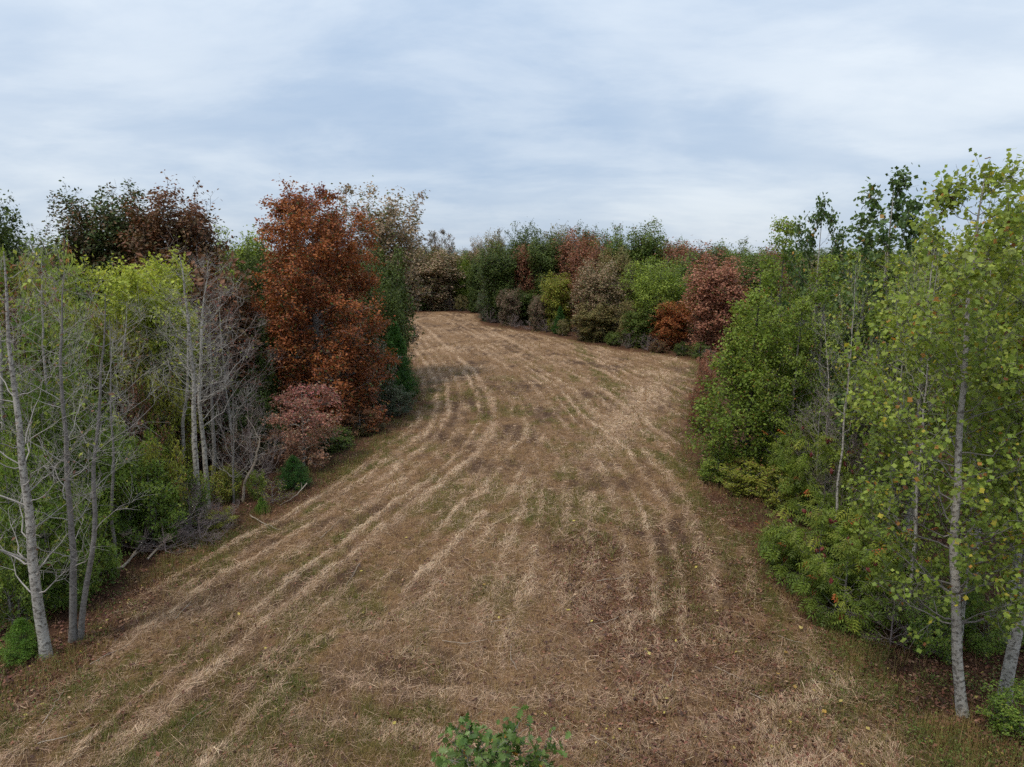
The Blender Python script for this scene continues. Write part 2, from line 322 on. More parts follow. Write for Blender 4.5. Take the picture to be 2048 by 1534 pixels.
    if lpt > 0:
        n4 = int(n3 * lpt); i4 = r.integers(0, n3, n4) if lpt < 1 else np.repeat(np.arange(n3), int(lpt)); n4 = len(i4)
        t4 = 0.1 + 0.95 * r.random(n4)
        a, b = twigs[i4, 0], twigs[i4, 1]; pos = a + (b - a) * t4[:, None] + r.normal(size=(n4, 3)) * jit
        ctr = axis(np.clip(pos[:, 2], 0, h)); outw = unit(pos - ctr)
        nrm = unit(np.array([0, 0, flat]) + rvec(r, n4) * 0.85 + outw * 0.35)
        ax = unit(rvec(r, n4) + outw * 0.4 + np.array([0, 0, -droop]))
        s = leaf * r.uniform(0.6, 1.25, n4)
        hf = np.clip((pos[:, 2] - pz[0]) / (pz[-1] - pz[0] + 1e-6), 0, 1)
        cl = (r.random(nl)[i2[i3[i4]]] * 0.5 + r.random(n2)[i3[i4]] * 0.5)
        c = np.clip(hf * hc + cl * (1 - hc) , 0, 1); v = r.random(n4)
        if shell:                                     # sprays closing the outside of the crown into billowing clumps
            k = int(shell * 2.2); zq = np.interp(r.random(k), cdf, zc); aq = r.random(k) * 6.2832; rho = r.random(k) ** 0.22
            rq = np.interp(zq, pz, pr); cz = 0.5 * (pz[0] + pz[-1]); nb = fbm(aq * pr.max() * 0.75 + seed, zq * 0.75, seed + 3, 3); n2b = fbm(aq * pr.max() * 2.0, zq * 2.0 + rho * 1.5, seed + 9, 2)
            kk = r.random(k) < sstep(0.30, 0.50, 0.5 * nb + 0.5 * n2b); kk[np.nonzero(kk)[0][shell:]] = False
            zq, aq, rho, rq, nb, n2b = (a_[kk] for a_ in (zq, aq, rho, rq, nb, n2b)); k = len(zq); puff = np.abs(2 * vnoise(aq * pr.max() * pf_ + seed * 1.7, zq * pf_ + 0.35 * np.sin(aq * 3), seed + 21) - 1); sc_ = (1 - bump * (1 - puff) ** 1.3) * (0.94 + 0.12 * nb) * rho
            pp = axis(np.minimum(zq, h * td)); pp[:, 2] = np.where(zq > cz, cz + (zq - cz) * sc_, zq); pp[:, :2] += np.stack([np.cos(aq), np.sin(aq)], 1) * (rq * sc_)[:, None]
            pp = pp + r.normal(size=(k, 3)) * jit; ow = unit(pp - axis(np.clip(pp[:, 2] * 0.8, 0, h)))
            pos = np.concatenate([pos, pp]); nrm = np.concatenate([nrm, unit(np.array([0, 0, flat]) + rvec(r, k) * 0.85 + ow * 0.5)]); ax = np.concatenate([ax, unit(rvec(r, k) + ow * 0.4 + np.array([0, 0, -droop]))])
            s = np.concatenate([s, leaf * r.uniform(0.6, 1.25, k)]); hq = np.clip((pp[:, 2] - pz[0]) / (pz[-1] - pz[0] + 1e-6), 0, 1)
            c = np.concatenate([c, np.clip(hq * hc + (1 - hc) * np.clip(0.5 + (n2b - 0.5) * 1.6 + (nb - 0.5) * 1.2, 0, 1), 0, 1)]); v = np.concatenate([v, r.random(k)]); ctr = axis(np.clip(pos[:, 2], 0, h)); n4 = len(pos)
        g['leaf'] = (pos, nrm, ax, s, tmpl, c, v)
        if n4 > 1500: g['h'] = float(np.percentile(pos[:, 2], 99.8)); g['w'] = float(np.percentile(np.hypot(pos[:, 0] - ctr[:, 0], pos[:, 1] - ctr[:, 1]), 96))
    return g
def conifer(seed, h, rad, nb=260, per=70, needle=0.11):
    """cedar: many rising sprays closing into a cone"""
    r = np.random.default_rng(seed)
    z = np.linspace(-0.1, h * 0.98, 8); trunk = np.stack([r.normal(size=8) * 0.01 * h, r.normal(size=8) * 0.01 * h, z], 1)
    Vt, Ft = tubes(trunk[None], (0.025 * h * np.clip(1 - z / h, 0.05, 1))[None] * 0.6, 6)
    f = r.random(nb) ** 1.35; zs = (0.02 + 0.95 * f) * h; az = np.arange(nb) * 2.39996 + r.normal(size=nb) * .3
    R = rad * (np.clip(1 - f, 0.02, 1)) ** 0.9 * (0.65 + 0.35 * np.minimum(1, f * 6 + 0.4)) * r.uniform(0.72, 1.15, nb)
    P0 = np.stack([0 * zs, 0 * zs, zs], 1); P2 = np.stack([np.cos(az) * R, np.sin(az) * R, zs + R * r.uniform(0.1, 0.35, nb) + 0.25 * R * f], 1)
    P1 = (P0 + P2) / 2 - np.array([0, 0, 1]) * (R * 0.12)[:, None]
    br = bez(P0, P1, P2, 4); Vb, Fb = tubes(br, np.broadcast_to(np.linspace(0.008, 0.003, 4) * h / 3, (nb, 4)), 3)
    n = nb * per; i = np.repeat(np.arange(nb), per); t = 0.25 + 0.78 * r.random(n) ** 0.7
    p, tg = sample_poly(br, i, t); p = p + rvec(r, n) * (0.05 * rad + 0.09 * rad * r.random(n))[:, None]
    ax = unit(tg * 0.6 + rvec(r, n) * 0.7 + np.array([0, 0, 0.45])); nrm = rvec(r, n)
    c = np.clip(r.random(nb)[i] * 0.6 + 0.4 * r.random(n), 0, 1)
    return dict(h=h, w=rad, trunk=(Vt, [Ft]), branches=(Vb, [Fb]), leaf=(p, nrm, ax, needle * r.uniform(0.6, 1.3, n), LEAF_NEEDLE, c, r.random(n)))

class Proto: pass
PROTO = {}
def make_proto(key, g, bark, twig, leafm, keep=None):
    p = Proto(); p.fine = key.startswith('cedar'); p.h, p.w, p.bark, p.twig, p.leafm = g['h'], g['w'], bark, twig, leafm
    p.trunk = build_mesh(key + '_trunk', g['trunk'][0], g['trunk'][1], smooth=True); p.trunk.materials.append(bark)
    p.branches = build_mesh(key + '_branches', g['branches'][0], g['branches'][1], smooth=True); p.branches.materials.append(twig)
    p.crown = None
    if g.get('leaf') is not None:
        lf = g['leaf']
        if keep is not None: lf = tuple(a[keep] if isinstance(a, np.ndarray) else a for a in lf)
        V, F, A = leaves_mesh_data(*lf); p.crown = build_mesh(key + '_crown', V, F, A); p.crown.materials.append(leafm)
    PROTO[key] = p; return p
def plant(p, name, label, cat, x, y, sz=1.0, sxy=None, rz=0.0, mat=None, group=None, z=None, twig=None, parts=True):
    sxy = sz if sxy is None else sxy
    o = empty(name, (x, y, terrain(np.array([x]), np.array([y]))[0] if z is None else z), rz, (sxy, sxy, sz)); tag(o, label, cat, group)
    t = link('trunk', p.trunk, None, o); b = link('branches', p.branches, None, o)
    if p.fine: b['kind'] = 'stuff'
    if twig: set_mat(b, twig)
    if p.crown is not None:
        c = link('crown', p.crown, None, o, 'stuff')
        if mat: set_mat(c, LM[mat])
    return o
AUTO, LAND = [], []
def place(key, name, label, cat, px, py, D, top, hw, mat=None, group=None, rz=None, twig=None):
    """px, py: a pixel in the middle of the crown; D: forward distance; top: pixel row of the tip; hw: half width in pixels"""
    p = PROTO[key]; x, zm = atD(px, py, D); _, h = atD(px, top, D)
    depth = D * CP + (CAM_H - zm) * SP; w = hw * depth / FPX
    return plant(p, name, label, cat, x, D, h / p.h, w / p.w, rng.uniform(0, 6.28) if rz is None else rz, mat, group, twig=twig)

# ------------------------------------------------------------------ the ground and what lies on it
BND = [(0, 1390), (150, 1290), (300, 1160), (450, 1060), (600, 990), (700, 930), (780, 860), (830, 800), (800, 700), (795, 640), (805, 625), (880, 622), (960, 628),
       (975, 650), (1080, 665), (1200, 690), (1330, 705), (1410, 720), (1400, 780), (1390, 850), (1400, 930), (1450, 1010), (1540, 1100), (1600, 1200), (1700, 1300), (1850, 1430), (1950, 1534)]
POLY = np.array([G(*q) for q in BND]); POLY = np.concatenate([[[-10.8, -30]], POLY, [[8.6, -30]]])
def field_sd(x, y):
    """signed distance to the field's edge, positive inside the field"""
    ins = np.zeros(x.shape, bool); dist = np.full(x.shape, 1e9)
    for a, b in zip(POLY, np.roll(POLY, -1, 0)):
        c = ((a[1] > y) != (b[1] > y)) & (x < (b[0] - a[0]) * (y - a[1]) / (b[1] - a[1] + 1e-12) + a[0]); ins ^= c
        e = b - a; t = np.clip(((x - a[0]) * e[0] + (y - a[1]) * e[1]) / (e @ e), 0, 1)
        dist = np.minimum(dist, np.hypot(x - a[0] - t * e[0], y - a[1] - t * e[1]))
    return np.where(ins, dist, -dist)
def xA(y): return np.interp(y, [0, 8, 13, 15.7, 19, 23.9, 29.4, 35.6, 43.3, 55, 70.7, 91.4, 120], [-9, -7.6, -6.4, -5.7, -4.7, -2.9, -1.4, -.4, -.8, -2.5, -6.3, -11.4, -20])
def xB(y): return np.interp(y, [0, 10, 15, 19.4, 24.9, 31.7, 36, 42, 47.7, 57.6, 70.7, 91.4, 120], [1.2, 1.6, 2.1, 2.8, 3.4, 3.2, 2.4, 1.6, 1.0, -.9, -4.3, -9.4, -18])
def sm(fn, y): return (fn(y - 2.0) + fn(y - 1) + 2 * fn(y) + fn(y + 1) + fn(y + 2.0)) / 6
def stripes(u, y, seed, rag):
    u = u + rag; k = np.floor(u); f = u - k; st = 0.3 + 0.7 * hash2(k, k * 0 + 3, seed); off = (hash2(k, k * 0 + 9, seed) - 0.5) * 0.35
    wd = 0.12 + 0.15 * hash2(k, k * 0 + 5, seed); al = sstep(0.25, 0.72, fbm(y * 0.3 + k * 7.1, k * 3.3 + y * 0.02, seed + 5, 4))
    return np.exp(-((f - 0.5 - off) / wd) ** 2) * st * (0.4 + 0.7 * al)
def maps(x, y):
    """straw, green, dark, litter and wood maps, each 0..1"""
    sd = field_sd(x, y); wob = (fbm(x * 0.6, y * 0.6, 3, 3) - 0.5) * 3.0
    a, b = sm(xA, y), sm(xB, y); uA, uB = (x - a) / 0.88, (x - b) / 0.88
    uA = uA + (fbm(x * .5, y * .25, 31, 2) - .5) * 0.5; uB = uB + (fbm(x * .5, y * .25, 32, 2) - .5) * 0.5
    w = sstep(0.25, 0.75, (x - a) / np.maximum(b - a, 1.0))
    rag = (fbm(x * 1.6, y * 0.9, 36, 3) - 0.5) * 0.6
    st = stripes(uA, y, 41, rag) * (1 - w) + stripes(uB, y, 47, rag) * w
    near = sstep(17.5, 12.5, y) * sstep(-6.5, -3.0, x)            # the turning patch by the viewer, mown in no clear rows
    rr = np.hypot((x - 0.5) * 0.8, y - 20.0); swirl = np.exp(-(((rr / 1.3) % 1.0 - 0.5) / 0.2) ** 2) * (0.3 + 0.7 * fbm(x * .7, y * .7, 77, 3))
    st = st * (1 - near * 0.85) + swirl * near * 0.55
    head = np.exp(-((x - (6.5 + (y - 38) * 0.35)) / 1.3) ** 2) * sstep(27, 33, y) * sstep(60, 50, y)     # headland swath along the right wood
    st = st * (1 - 0.35 * sstep(24, 14, y)) * (0.55 + 0.75 * fbm(x * 0.8 + 11, y * 0.5, 38, 3))
    st = np.maximum(st, head * 0.8 * (0.4 + 0.6 * fbm(x, y * .6, 79, 3)))
    n1, n2, n3 = fbm(x * 0.35, y * 0.3, 51, 4), fbm(x * 1.3, y * 1.0, 53, 4), fbm(x * 4, y * 3, 55, 3)
    inn = sstep(-0.3, 1.6, sd + wob * 0.35)
    straw = np.clip(st * (0.32 + 0.95 * n2 + 0.55 * n3) + sstep(0.42, 0.72, n1 * 0.35 + n2 * 0.35 + n3 * 0.3) * (0.45 + 0.25 * sstep(35, 70, y)), 0, 1) * inn
    fl = uA - np.floor(uA)
    grow_ = sstep(0.46, 0.66, fbm(x * 0.45 + 20, y * 0.35, 61, 4) * 0.6 + n2 * 0.4) + 0.35 * (np.floor(uA) % 3 == 1) * sstep(0.35, 0.6, n2) * (1 - near)
    lane = np.exp(-((x - np.interp(y, [11, 14, 18, 22, 28], [6.2, 6.6, 6.9, 6.6, 6.8])) / 0.55) ** 2) * sstep(0.35, 0.6, n2 * .5 + n3 * .5)     # greener lane along the right wood
    edge = np.exp(-((sd - 0.2) / 1.2) ** 2) * sstep(0.4, 0.6, n2)
    lowl = sstep(-3.0, -6.0, x) * sstep(17, 13, y) * sstep(0.40, 0.6, n2) * 0.35
    green = np.clip((grow_ * 0.7 + 0.22 * sstep(0.40, 0.62, n3 * 0.5 + n2 * 0.5)) * sstep(95, 30, y) + lane + edge * 0.8 + lowl + 0.15 * sstep(60, 95, y), 0, 1) * (1 - 0.7 * straw) * sstep(-2.5, -0.5, sd)
    dark = np.clip(sstep(0.46, 0.66, fbm(x * 0.6 + 5, y * 0.45, 71, 4)) + sstep(0.5, 0.7, n3) * 0.3, 0, 1) * (1 - straw)
    litter = np.clip(sstep(1.8, -0.5, sd + wob * 0.5) * 0.9 + sstep(0.0, 3.0, x) * sstep(25, 18, y) * sstep(0.36, 0.56, n1 * 0.5 + n2 * 0.5) * sstep(7.2, 5.8, x) * 0.9 + 0.35 * sstep(0.46, 0.62, n2) * sstep(26, 16, y), 0, 1)
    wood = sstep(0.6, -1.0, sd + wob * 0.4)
    return dict(straw=straw, green=green, dark=dark, litter=litter, wood=wood, sd=sd)
def terrain(x, y):
    z = (fbm(x * 0.06, y * 0.05, 5, 3) - 0.5) * 0.5 + (fbm(x * 0.35, y * 0.3, 6, 3) - 0.5) * 0.16
    return z * sstep(400, 150, np.abs(x) + np.abs(y))

def axis_grid(core0, core1, step, lo, hi, grow_f):
    a = list(np.arange(core0, core1, step)); s = step
    while a[-1] < hi: s *= grow_f; a.append(a[-1] + s)
    s = step; b = [a[0]]
    while b[-1] > lo: s *= grow_f; b.append(b[-1] - s)
    return np.array(b[1:][::-1] + a)
gx = axis_grid(-13, 13, 0.16, -6000, 6000, 1.13)
ys = [9.0]
while ys[-1] < 125: ys.append(ys[-1] + 0.0105 * ys[-1])
gy = np.array(ys); s = 1.3
while gy[-1] < 7000: s *= 1.2; gy = np.append(gy, gy[-1] + s)
gy = np.concatenate([[-300, -60, -15, 0, 4, 6.5, 8], gy])
X, Y = np.meshgrid(gx, gy); nx, ny = len(gx), len(gy)
xf, yf = X.ravel(), Y.ravel(); MP = maps(xf, yf)
micro = (fbm(xf * 3, yf * 3, 91, 3) - 0.5) * 0.10 * (yf < 60) + MP['straw'] * 0.05
Z = terrain(xf, yf) + micro
i, j = np.meshgrid(np.arange(nx - 1), np.arange(ny - 1)); q = (j * nx + i).ravel()
gm = build_mesh('ground', np.stack([xf, yf, Z], 1), [np.stack([q, q + 1, q + nx + 1, q + nx], 1)], smooth=True)
for k in ('straw', 'green', 'dark', 'litter', 'wood'):
    at = gm.attributes.new(k, 'FLOAT', 'POINT'); at.data.foreach_set('value', MP[k].astype(np.float32))
m, t = pmat('mown_ground')
A = {k: N(t, 'ShaderNodeAttribute', attribute_name=k).outputs['Fac'] for k in ('straw', 'green', 'dark', 'litter', 'wood')}
tcn = N(t, 'ShaderNodeTexCoord')
def gn(scale, det=5, rough=0.6, sc=(1, 1, 1), rot=0):
    mp = N(t, 'ShaderNodeMapping'); t.links.new(tcn.outputs['Object'], mp.inputs[0]); mp.inputs['Scale'].default_value = sc; mp.inputs['Rotation'].default_value = (0, 0, rot)
    n = N(t, 'ShaderNodeTexNoise', i_Scale=scale, i_Detail=det, i_Roughness=rough); t.links.new(mp.outputs[0], n.inputs['Vector']); return n.outputs[0]
nA, nB, nC, nD = gn(9, 6, 0.7), gn(26, 5, 0.7), gn(30, 4, 0.6, (1, 0.18, 1), 0.25), gn(2.3, 4)
def thr(s, lo, hi):
    r = ramp(t, [(lo, 0.0), (hi, 1.0)]); t.links.new(s, r.inputs[0]); return r.outputs[0]
base = mix(t, thr(nA, 0.35, 0.65), (0.10, 0.052, 0.030), (0.30, 0.178, 0.088))
base = mix(t, thr(nC, 0.45, 0.68), base, (0.37, 0.24, 0.13))
base = mix(t, mth(t, 'MULTIPLY', A['dark'], 0.75), base, (0.058, 0.033, 0.025))
strawc = mix(t, thr(nB, 0.35, 0.7), (0.29, 0.18, 0.11), (0.60, 0.43, 0.275))
base = mix(t, thr(mth(t, 'ADD', A['straw'], mth(t, 'MULTIPLY', mth(t, 'SUBTRACT', nB, 0.5), 1.5)), 0.12, 0.9), base, strawc)
greenc = mix(t, thr(nB, 0.3, 0.7), (0.075, 0.066, 0.018), (0.22, 0.18, 0.05))
base = mix(t, mth(t, 'MULTIPLY', thr(mth(t, 'ADD', A['green'], mth(t, 'MULTIPLY', mth(t, 'SUBTRACT', nA, 0.5), 1.0)), 0.25, 0.8), 0.75), base, greenc)
litc = mix(t, thr(nB, 0.38, 0.66), (0.055, 0.026, 0.017), (0.21, 0.092, 0.05))
base = mix(t, mth(t, 'MULTIPLY', thr(mth(t, 'ADD', A['litter'], mth(t, 'MULTIPLY', mth(t, 'SUBTRACT', nA, 0.5), 0.8)), 0.2, 0.7), 0.85), base, litc)
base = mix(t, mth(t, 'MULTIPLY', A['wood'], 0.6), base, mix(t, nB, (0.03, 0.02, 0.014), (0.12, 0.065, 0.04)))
base = mix(t, 1.0, base, mix(t, thr(nD, 0.3, 0.7), (0.72, 0.69, 0.68), (1.18, 1.15, 1.10)), 'MULTIPLY')
b = N(t, 'ShaderNodeBsdfPrincipled', i_Roughness=0.95); b.inputs['Specular IOR Level'].default_value = 0.15; t.links.new(base, b.inputs['Base Color'])
bp = N(t, 'ShaderNodeBump', i_Strength=0.9, i_Distance=0.06); t.links.new(mth(t, 'ADD', mth(t, 'ADD', nA, nB), nC), bp.inputs['Height']); t.links.new(bp.outputs[0], b.inputs['Normal'])
o = N(t, 'ShaderNodeOutputMaterial'); t.links.new(b.outputs[0], o.inputs[0])
ground = link('ground', gm, m); ground['kind'] = 'structure'; ground['label'] = 'mown tan field with curving straw rows and brown woodland floor around it'

def ground_points(n, y0, y1, powr, xw, seed):
    """random ground points, denser towards the viewer's end of the field"""
    r = np.random.default_rng(seed); u = r.random(n); e = 1 - powr
    y = (y0 ** e + u * (y1 ** e - y0 ** e)) ** (1 / e); x = (r.random(n) * 2 - 1) * (xw[0] + xw[1] * y); return x, y, r
def gz(x, y, mp): return terrain(x, y) + (fbm(x * 3, y * 3, 91, 3) - 0.5) * 0.10 * (y < 60) + mp['straw'] * 0.05
def row_dir(x, y): return np.arctan2(np.ones_like(y), (sm(xA, y + 1) - sm(xA, y - 1)) / 2)

# straw: single cut stems lying about, thick along the rows
x, y, r = ground_points(1050000, 9.5, 112, 1.55, (3.0, 0.72), 101)
mp = maps(x, y); keep = r.random(len(x)) < np.clip(0.06 + 0.94 * mp['straw'], 0, 1) * (mp['sd'] > -0.6) * (1 - 0.7 * mp['wood'])
x, y = x[keep], y[keep]; mp = {k: v[keep] for k, v in mp.items()}; n = len(x)
ang = row_dir(x, y) + r.normal(size=n) * np.where(mp['straw'] > 0.35, 0.55, 1.4)
ln_ = r.gamma(2.6, 0.062, n) + 0.05; wd = r.uniform(0.0013, 0.0034, n) * np.clip(y / 18, 0.9, 3.0); tilt = r.normal(size=n) * 0.16 + 0.08
d = np.stack([np.cos(ang), np.sin(ang), tilt], 1); p = np.stack([-np.sin(ang), np.cos(ang), r.normal(size=n) * 0.5], 1)
c0 = np.stack([x, y, gz(x, y, mp) + 0.012 + r.random(n) * 0.05 * (0.3 + mp['straw'])], 1); hl = (ln_ / 2)[:, None]; ww = wd[:, None]
V = np.stack([c0 - d * hl - p * ww, c0 - d * hl + p * ww, c0 + d * hl + p * ww, c0 + d * hl - p * ww], 1).reshape(-1, 3)
F = np.arange(4 * n).reshape(n, 4)
LMdef('straw', [(0.0, (0.20, 0.125, 0.08)), (0.4, (0.42, 0.275, 0.175)), (0.75, (0.60, 0.44, 0.29)), (1.0, (0.72, 0.575, 0.40))], [(0.9, (0.10, 0.06, 0.04))], trans=0.1, spread=0.8, vj=0.4)
cc = np.clip(0.2 + 0.5 * mp['straw'] + 0.3 * (fbm(x * .8, y * .6, 121, 3) - .5), 0, 1)
so = link('straw', build_mesh('straw', V, [F], {'c': cc, 'v': r.random(n)}), LM['straw'])
tag(so, 'pale cut straw stems strewn in rows over the mown field', 'straw', kind='stuff')

# grass: tufts of short blades
x, y, r = ground_points(150000, 9.5, 75, 1.6, (3.0, 0.72), 103)
mp = maps(x, y); keep = r.random(len(x)) < np.clip(0.18 + 0.75 * mp['green'] + 0.12 * mp['straw'], 0, 1) * (1 - 0.6 * mp['wood']) * (mp['sd'] > -3)
x, y = x[keep], y[keep]; mp = {k: v[keep] for k, v in mp.items()}; nT = len(x); B = 6; n = nT * B; ii = np.repeat(np.arange(nT), B)
big = r.gamma(2.5, 0.035, nT) + 0.04; big = big * (1 + 1.1 * (r.random(nT) < 0.04))
ang = r.random(n) * 6.283; hgt = big[ii] * r.uniform(0.6, 1.3, n) * np.clip(0.9 + y[ii] / 80, 1, 2); lean = r.uniform(0.1, 0.95, n)
b0 = np.stack([x[ii] + r.normal(size=n) * 0.035, y[ii] + r.normal(size=n) * 0.035, gz(x, y, mp)[ii] - 0.01], 1)
tip = b0 + np.stack([np.cos(ang) * lean * hgt, np.sin(ang) * lean * hgt, hgt * np.sqrt(1.05 - lean ** 2 * 0.9)], 1)
sd_ = np.stack([-np.sin(ang), np.cos(ang), 0 * ang], 1) * (r.uniform(0.0025, 0.005, n) * np.clip(y[ii] / 16, 1, 3.5))[:, None]
V = np.stack([b0 - sd_, b0 + sd_, tip], 1).reshape(-1, 3)
LMdef('grass', [(0.0, (0.29, 0.18, 0.085)), (0.35, (0.26, 0.18, 0.065)), (0.6, (0.17, 0.145, 0.04)), (1.0, (0.10, 0.13, 0.024))], trans=0.25, spread=0.4)
cc = np.clip(mp['green'] * 0.85 + 0.25 * (fbm(x * .5, y * .4, 131, 3) - .35) + r.normal(size=nT) * 0.08, 0, 1)[ii]
go = link('grass', build_mesh('grass', V, [np.arange(3 * n).reshape(n, 3)], {'c': cc, 'v': r.random(n)}), LM['grass'])
tag(go, 'short olive and tan grass tufts regrowing between the straw rows', 'grass', kind='stuff')

# leaf litter
x, y, r = ground_points(150000, 9.5, 70, 1.6, (3.0, 0.8), 107)
mp = maps(x, y); keep = r.random(len(x)) < np.clip(0.02 + 0.8 * mp['litter'], 0, 1) * (mp['sd'] > -9)
x, y = x[keep], y[keep]; mp = {k: v[keep] for k, v in mp.items()}; n = len(x)
pos = np.stack([x, y, gz(x, y, mp) + 0.012 + r.random(n) * 0.03], 1); nrm = unit(np.array([0, 0, 1.0]) + r.normal(size=(n, 3)) * 0.45)
LMdef('litter', [(0.0, (0.06, 0.026, 0.018)), (0.45, (0.15, 0.062, 0.038)), (0.8, (0.25, 0.12, 0.07)), (1.0, (0.38, 0.24, 0.16))], [(0.985, (0.5, 0.38, 0.1))], trans=0.1, spread=0.9)
V, Fa, At = leaves_mesh_data(pos, nrm, rvec(r, n), r.uniform(0.06, 0.12, n), LEAF_SIMPLE, np.clip(0.35 + r.normal(size=n) * 0.15, 0, 1), r.random(n))
lo = link('leaf_litter', build_mesh('leaf_litter', V, Fa, At), LM['litter'])
tag(lo, 'red brown fallen leaves carpeting the ground along the wood edges', 'leaf litter', kind='stuff')

# taller dry grass and weeds standing along the field margin
x, y, r = ground_points(60000, 9.5, 110, 1.5, (5.0, 0.8), 113)
sd = field_sd(x, y); nn = fbm(x * 0.7, y * 0.7, 151, 3)
keep = r.random(len(x)) < np.exp(-((sd - 0.1) / 0.7) ** 2) * sstep(0.46, 0.68, nn); x, y, nn = x[keep], y[keep], nn[keep]; B = 7; nT = len(x); n = nT * B; ii = np.repeat(np.arange(nT), B); mp = maps(x, y)
hgt = (0.06 + 0.42 * nn[ii]) * r.uniform(0.5, 1.3, n); ang = r.random(n) * 6.283; lean = r.uniform(0.05, 0.6, n)
b0 = np.stack([x[ii] + r.normal(size=n) * 0.06, y[ii] + r.normal(size=n) * 0.06, gz(x, y, mp)[ii] - 0.02], 1); tip = b0 + np.stack([np.cos(ang) * lean * hgt, np.sin(ang) * lean * hgt, hgt], 1)
sd_ = np.stack([-np.sin(ang), np.cos(ang), 0 * ang], 1) * (r.uniform(0.003, 0.006, n) * np.clip(y[ii] / 22, 1, 3))[:, None]
to = link('tall_grass', build_mesh('tall_grass', np.stack([b0 - sd_, b0 + sd_, tip], 1).reshape(-1, 3), [np.arange(3 * n).reshape(n, 3)], {'c': np.clip(r.random(nT)[ii] * 0.8, 0, 1), 'v': r.random(n)}), LM['grass'])
tag(to, 'taller tan and olive grass standing along the field margins', 'grass', kind='stuff')

# low green ground cover at the wood edge
x, y, r = ground_points(60000, 9.5, 50, 1.6, (5.0, 0.8), 109)
sd = field_sd(x, y); nn = fbm(x * 0.9, y * 0.9, 141, 3)
keep = r.random(len(x)) < np.exp(-((sd + 1.6) / 1.8) ** 2) * sstep(0.45, 0.68, nn); x, y, nn = x[keep], y[keep], nn[keep]; B = 5; nT = len(x); n = nT * B; ii = np.repeat(np.arange(nT), B)
mp = maps(x, y); hh = r.uniform(0.02, 0.22, n) * (0.3 + nn[ii])
pos = np.stack([x[ii] + r.normal(size=n) * 0.09, y[ii] + r.normal(size=n) * 0.09, gz(x, y, mp)[ii] + hh], 1); nrm = unit(np.array([0, 0, 0.9]) + r.normal(size=(n, 3)) * 0.5)
V, Fa, At = leaves_mesh_data(pos, nrm, rvec(r, n), r.uniform(0.03, 0.065, n), LEAF_SIMPLE, np.clip(nn[ii] + r.normal(size=n) * 0.15, 0, 1), r.random(n))
LMdef('weeds', [(0.0, (0.035, 0.06, 0.012)), (0.5, (0.075, 0.115, 0.02)), (1.0, (0.13, 0.17, 0.035))], trans=0.25)
uo = link('ground_cover', build_mesh('ground_cover', V, Fa, At), LM['weeds'])
tag(uo, 'low leafy green weeds spreading along the shaded wood edges', 'weeds', kind='stuff')

# ------------------------------------------------------------------ tree forms shared by many trees (sizes in metres)
def dome(zb, rmax, zm=0.5, r0=0.5, p=0.42):
    out = [(zb + (zm - zb) * k / 4, rmax * (r0 + (1 - r0) * math.sin(k / 4 * math.pi / 2))) for k in range(4)]
    return out + [(zm + (1 - zm) * u, rmax * max(0.0, 1 - u * u) ** p) for u in (0, 0.25, 0.5, 0.65, 0.78, 0.88, 0.95, 1.0)]
ROUND_OLD = [(0.06, 1.6), (0.22, 2.5), (0.5, 2.9), (0.74, 2.85), (0.88, 2.4), (0.96, 1.7), (1.0, 1.0)]
EDGE = [(0.0, 2.1), (0.15, 2.7), (0.45, 2.9), (0.7, 2.6), (0.86, 2.1), (0.96, 1.4), (1.0, 0.8)]
TALL = [(0.05, 1.3), (0.3, 2.1), (0.6, 2.3), (0.82, 2.0), (0.94, 1.4), (1.0, 0.7)]
ROUND, EDGE, TALL = dome(0.05, 2.9, 0.6), dome(0.0, 2.9, 0.48, 0.7), dome(0.04, 2.3, 0.62)
for k, sd_, pf in (('round_a', 1, ROUND), ('round_b', 2, ROUND), ('edge_a', 3, EDGE), ('edge_b', 4, EDGE), ('tall_a', 5, TALL), ('tall_b', 6, TALL)):
    make_proto(k, grow(200 + sd_, 11.0, pf, 0.15, nl=58, ns=6, ntw=5, lpt=2, shell=19000, leaf=0.215, twig_r=0.007, lump=0.10, twig_len=0.42, jit=0.13, td=0.62, sec_len=0.42, rise=0.6, up=0.08), BARK_GREY, BARK_DARK, LM['mid'])
make_proto('airy', grow(221, 11.0, [(0.35, 1.0), (0.55, 2.3), (0.75, 2.8), (0.9, 2.0), (1.0, 0.8)], 0.17, nl=30, ns=7, ntw=6, lpt=5, leaf=0.21, twig_r=0.009, lump=0.5, rise=0.8, twig_len=0.5), BARK_GREY, BARK_GREY, LM['tan'])
make_proto('willowy', grow(222, 10.0, dome(0.12, 3.0, 0.6, 0.6), 0.12, td=0.7, shell=12000, nl=40, ns=6, ntw=6, lpt=6, leaf=0.17, twig_r=0.006, lump=0.3, rise=1.0, twig_len=0.55), BARK_PALE, BARK_GREY, LM['lime'])
make_proto('fill', grow(223, 10.0, [*dome(0.0, 2.8, 0.5, 0.7)], 0.12, td=0.62, up=0.08, nl=40, ns=5, ntw=4, lpt=4, shell=9000, leaf=0.27, twig_r=0.008, twig_len=0.6, jit=0.16), BARK_GREY, BARK_GREY, LM['mid'])

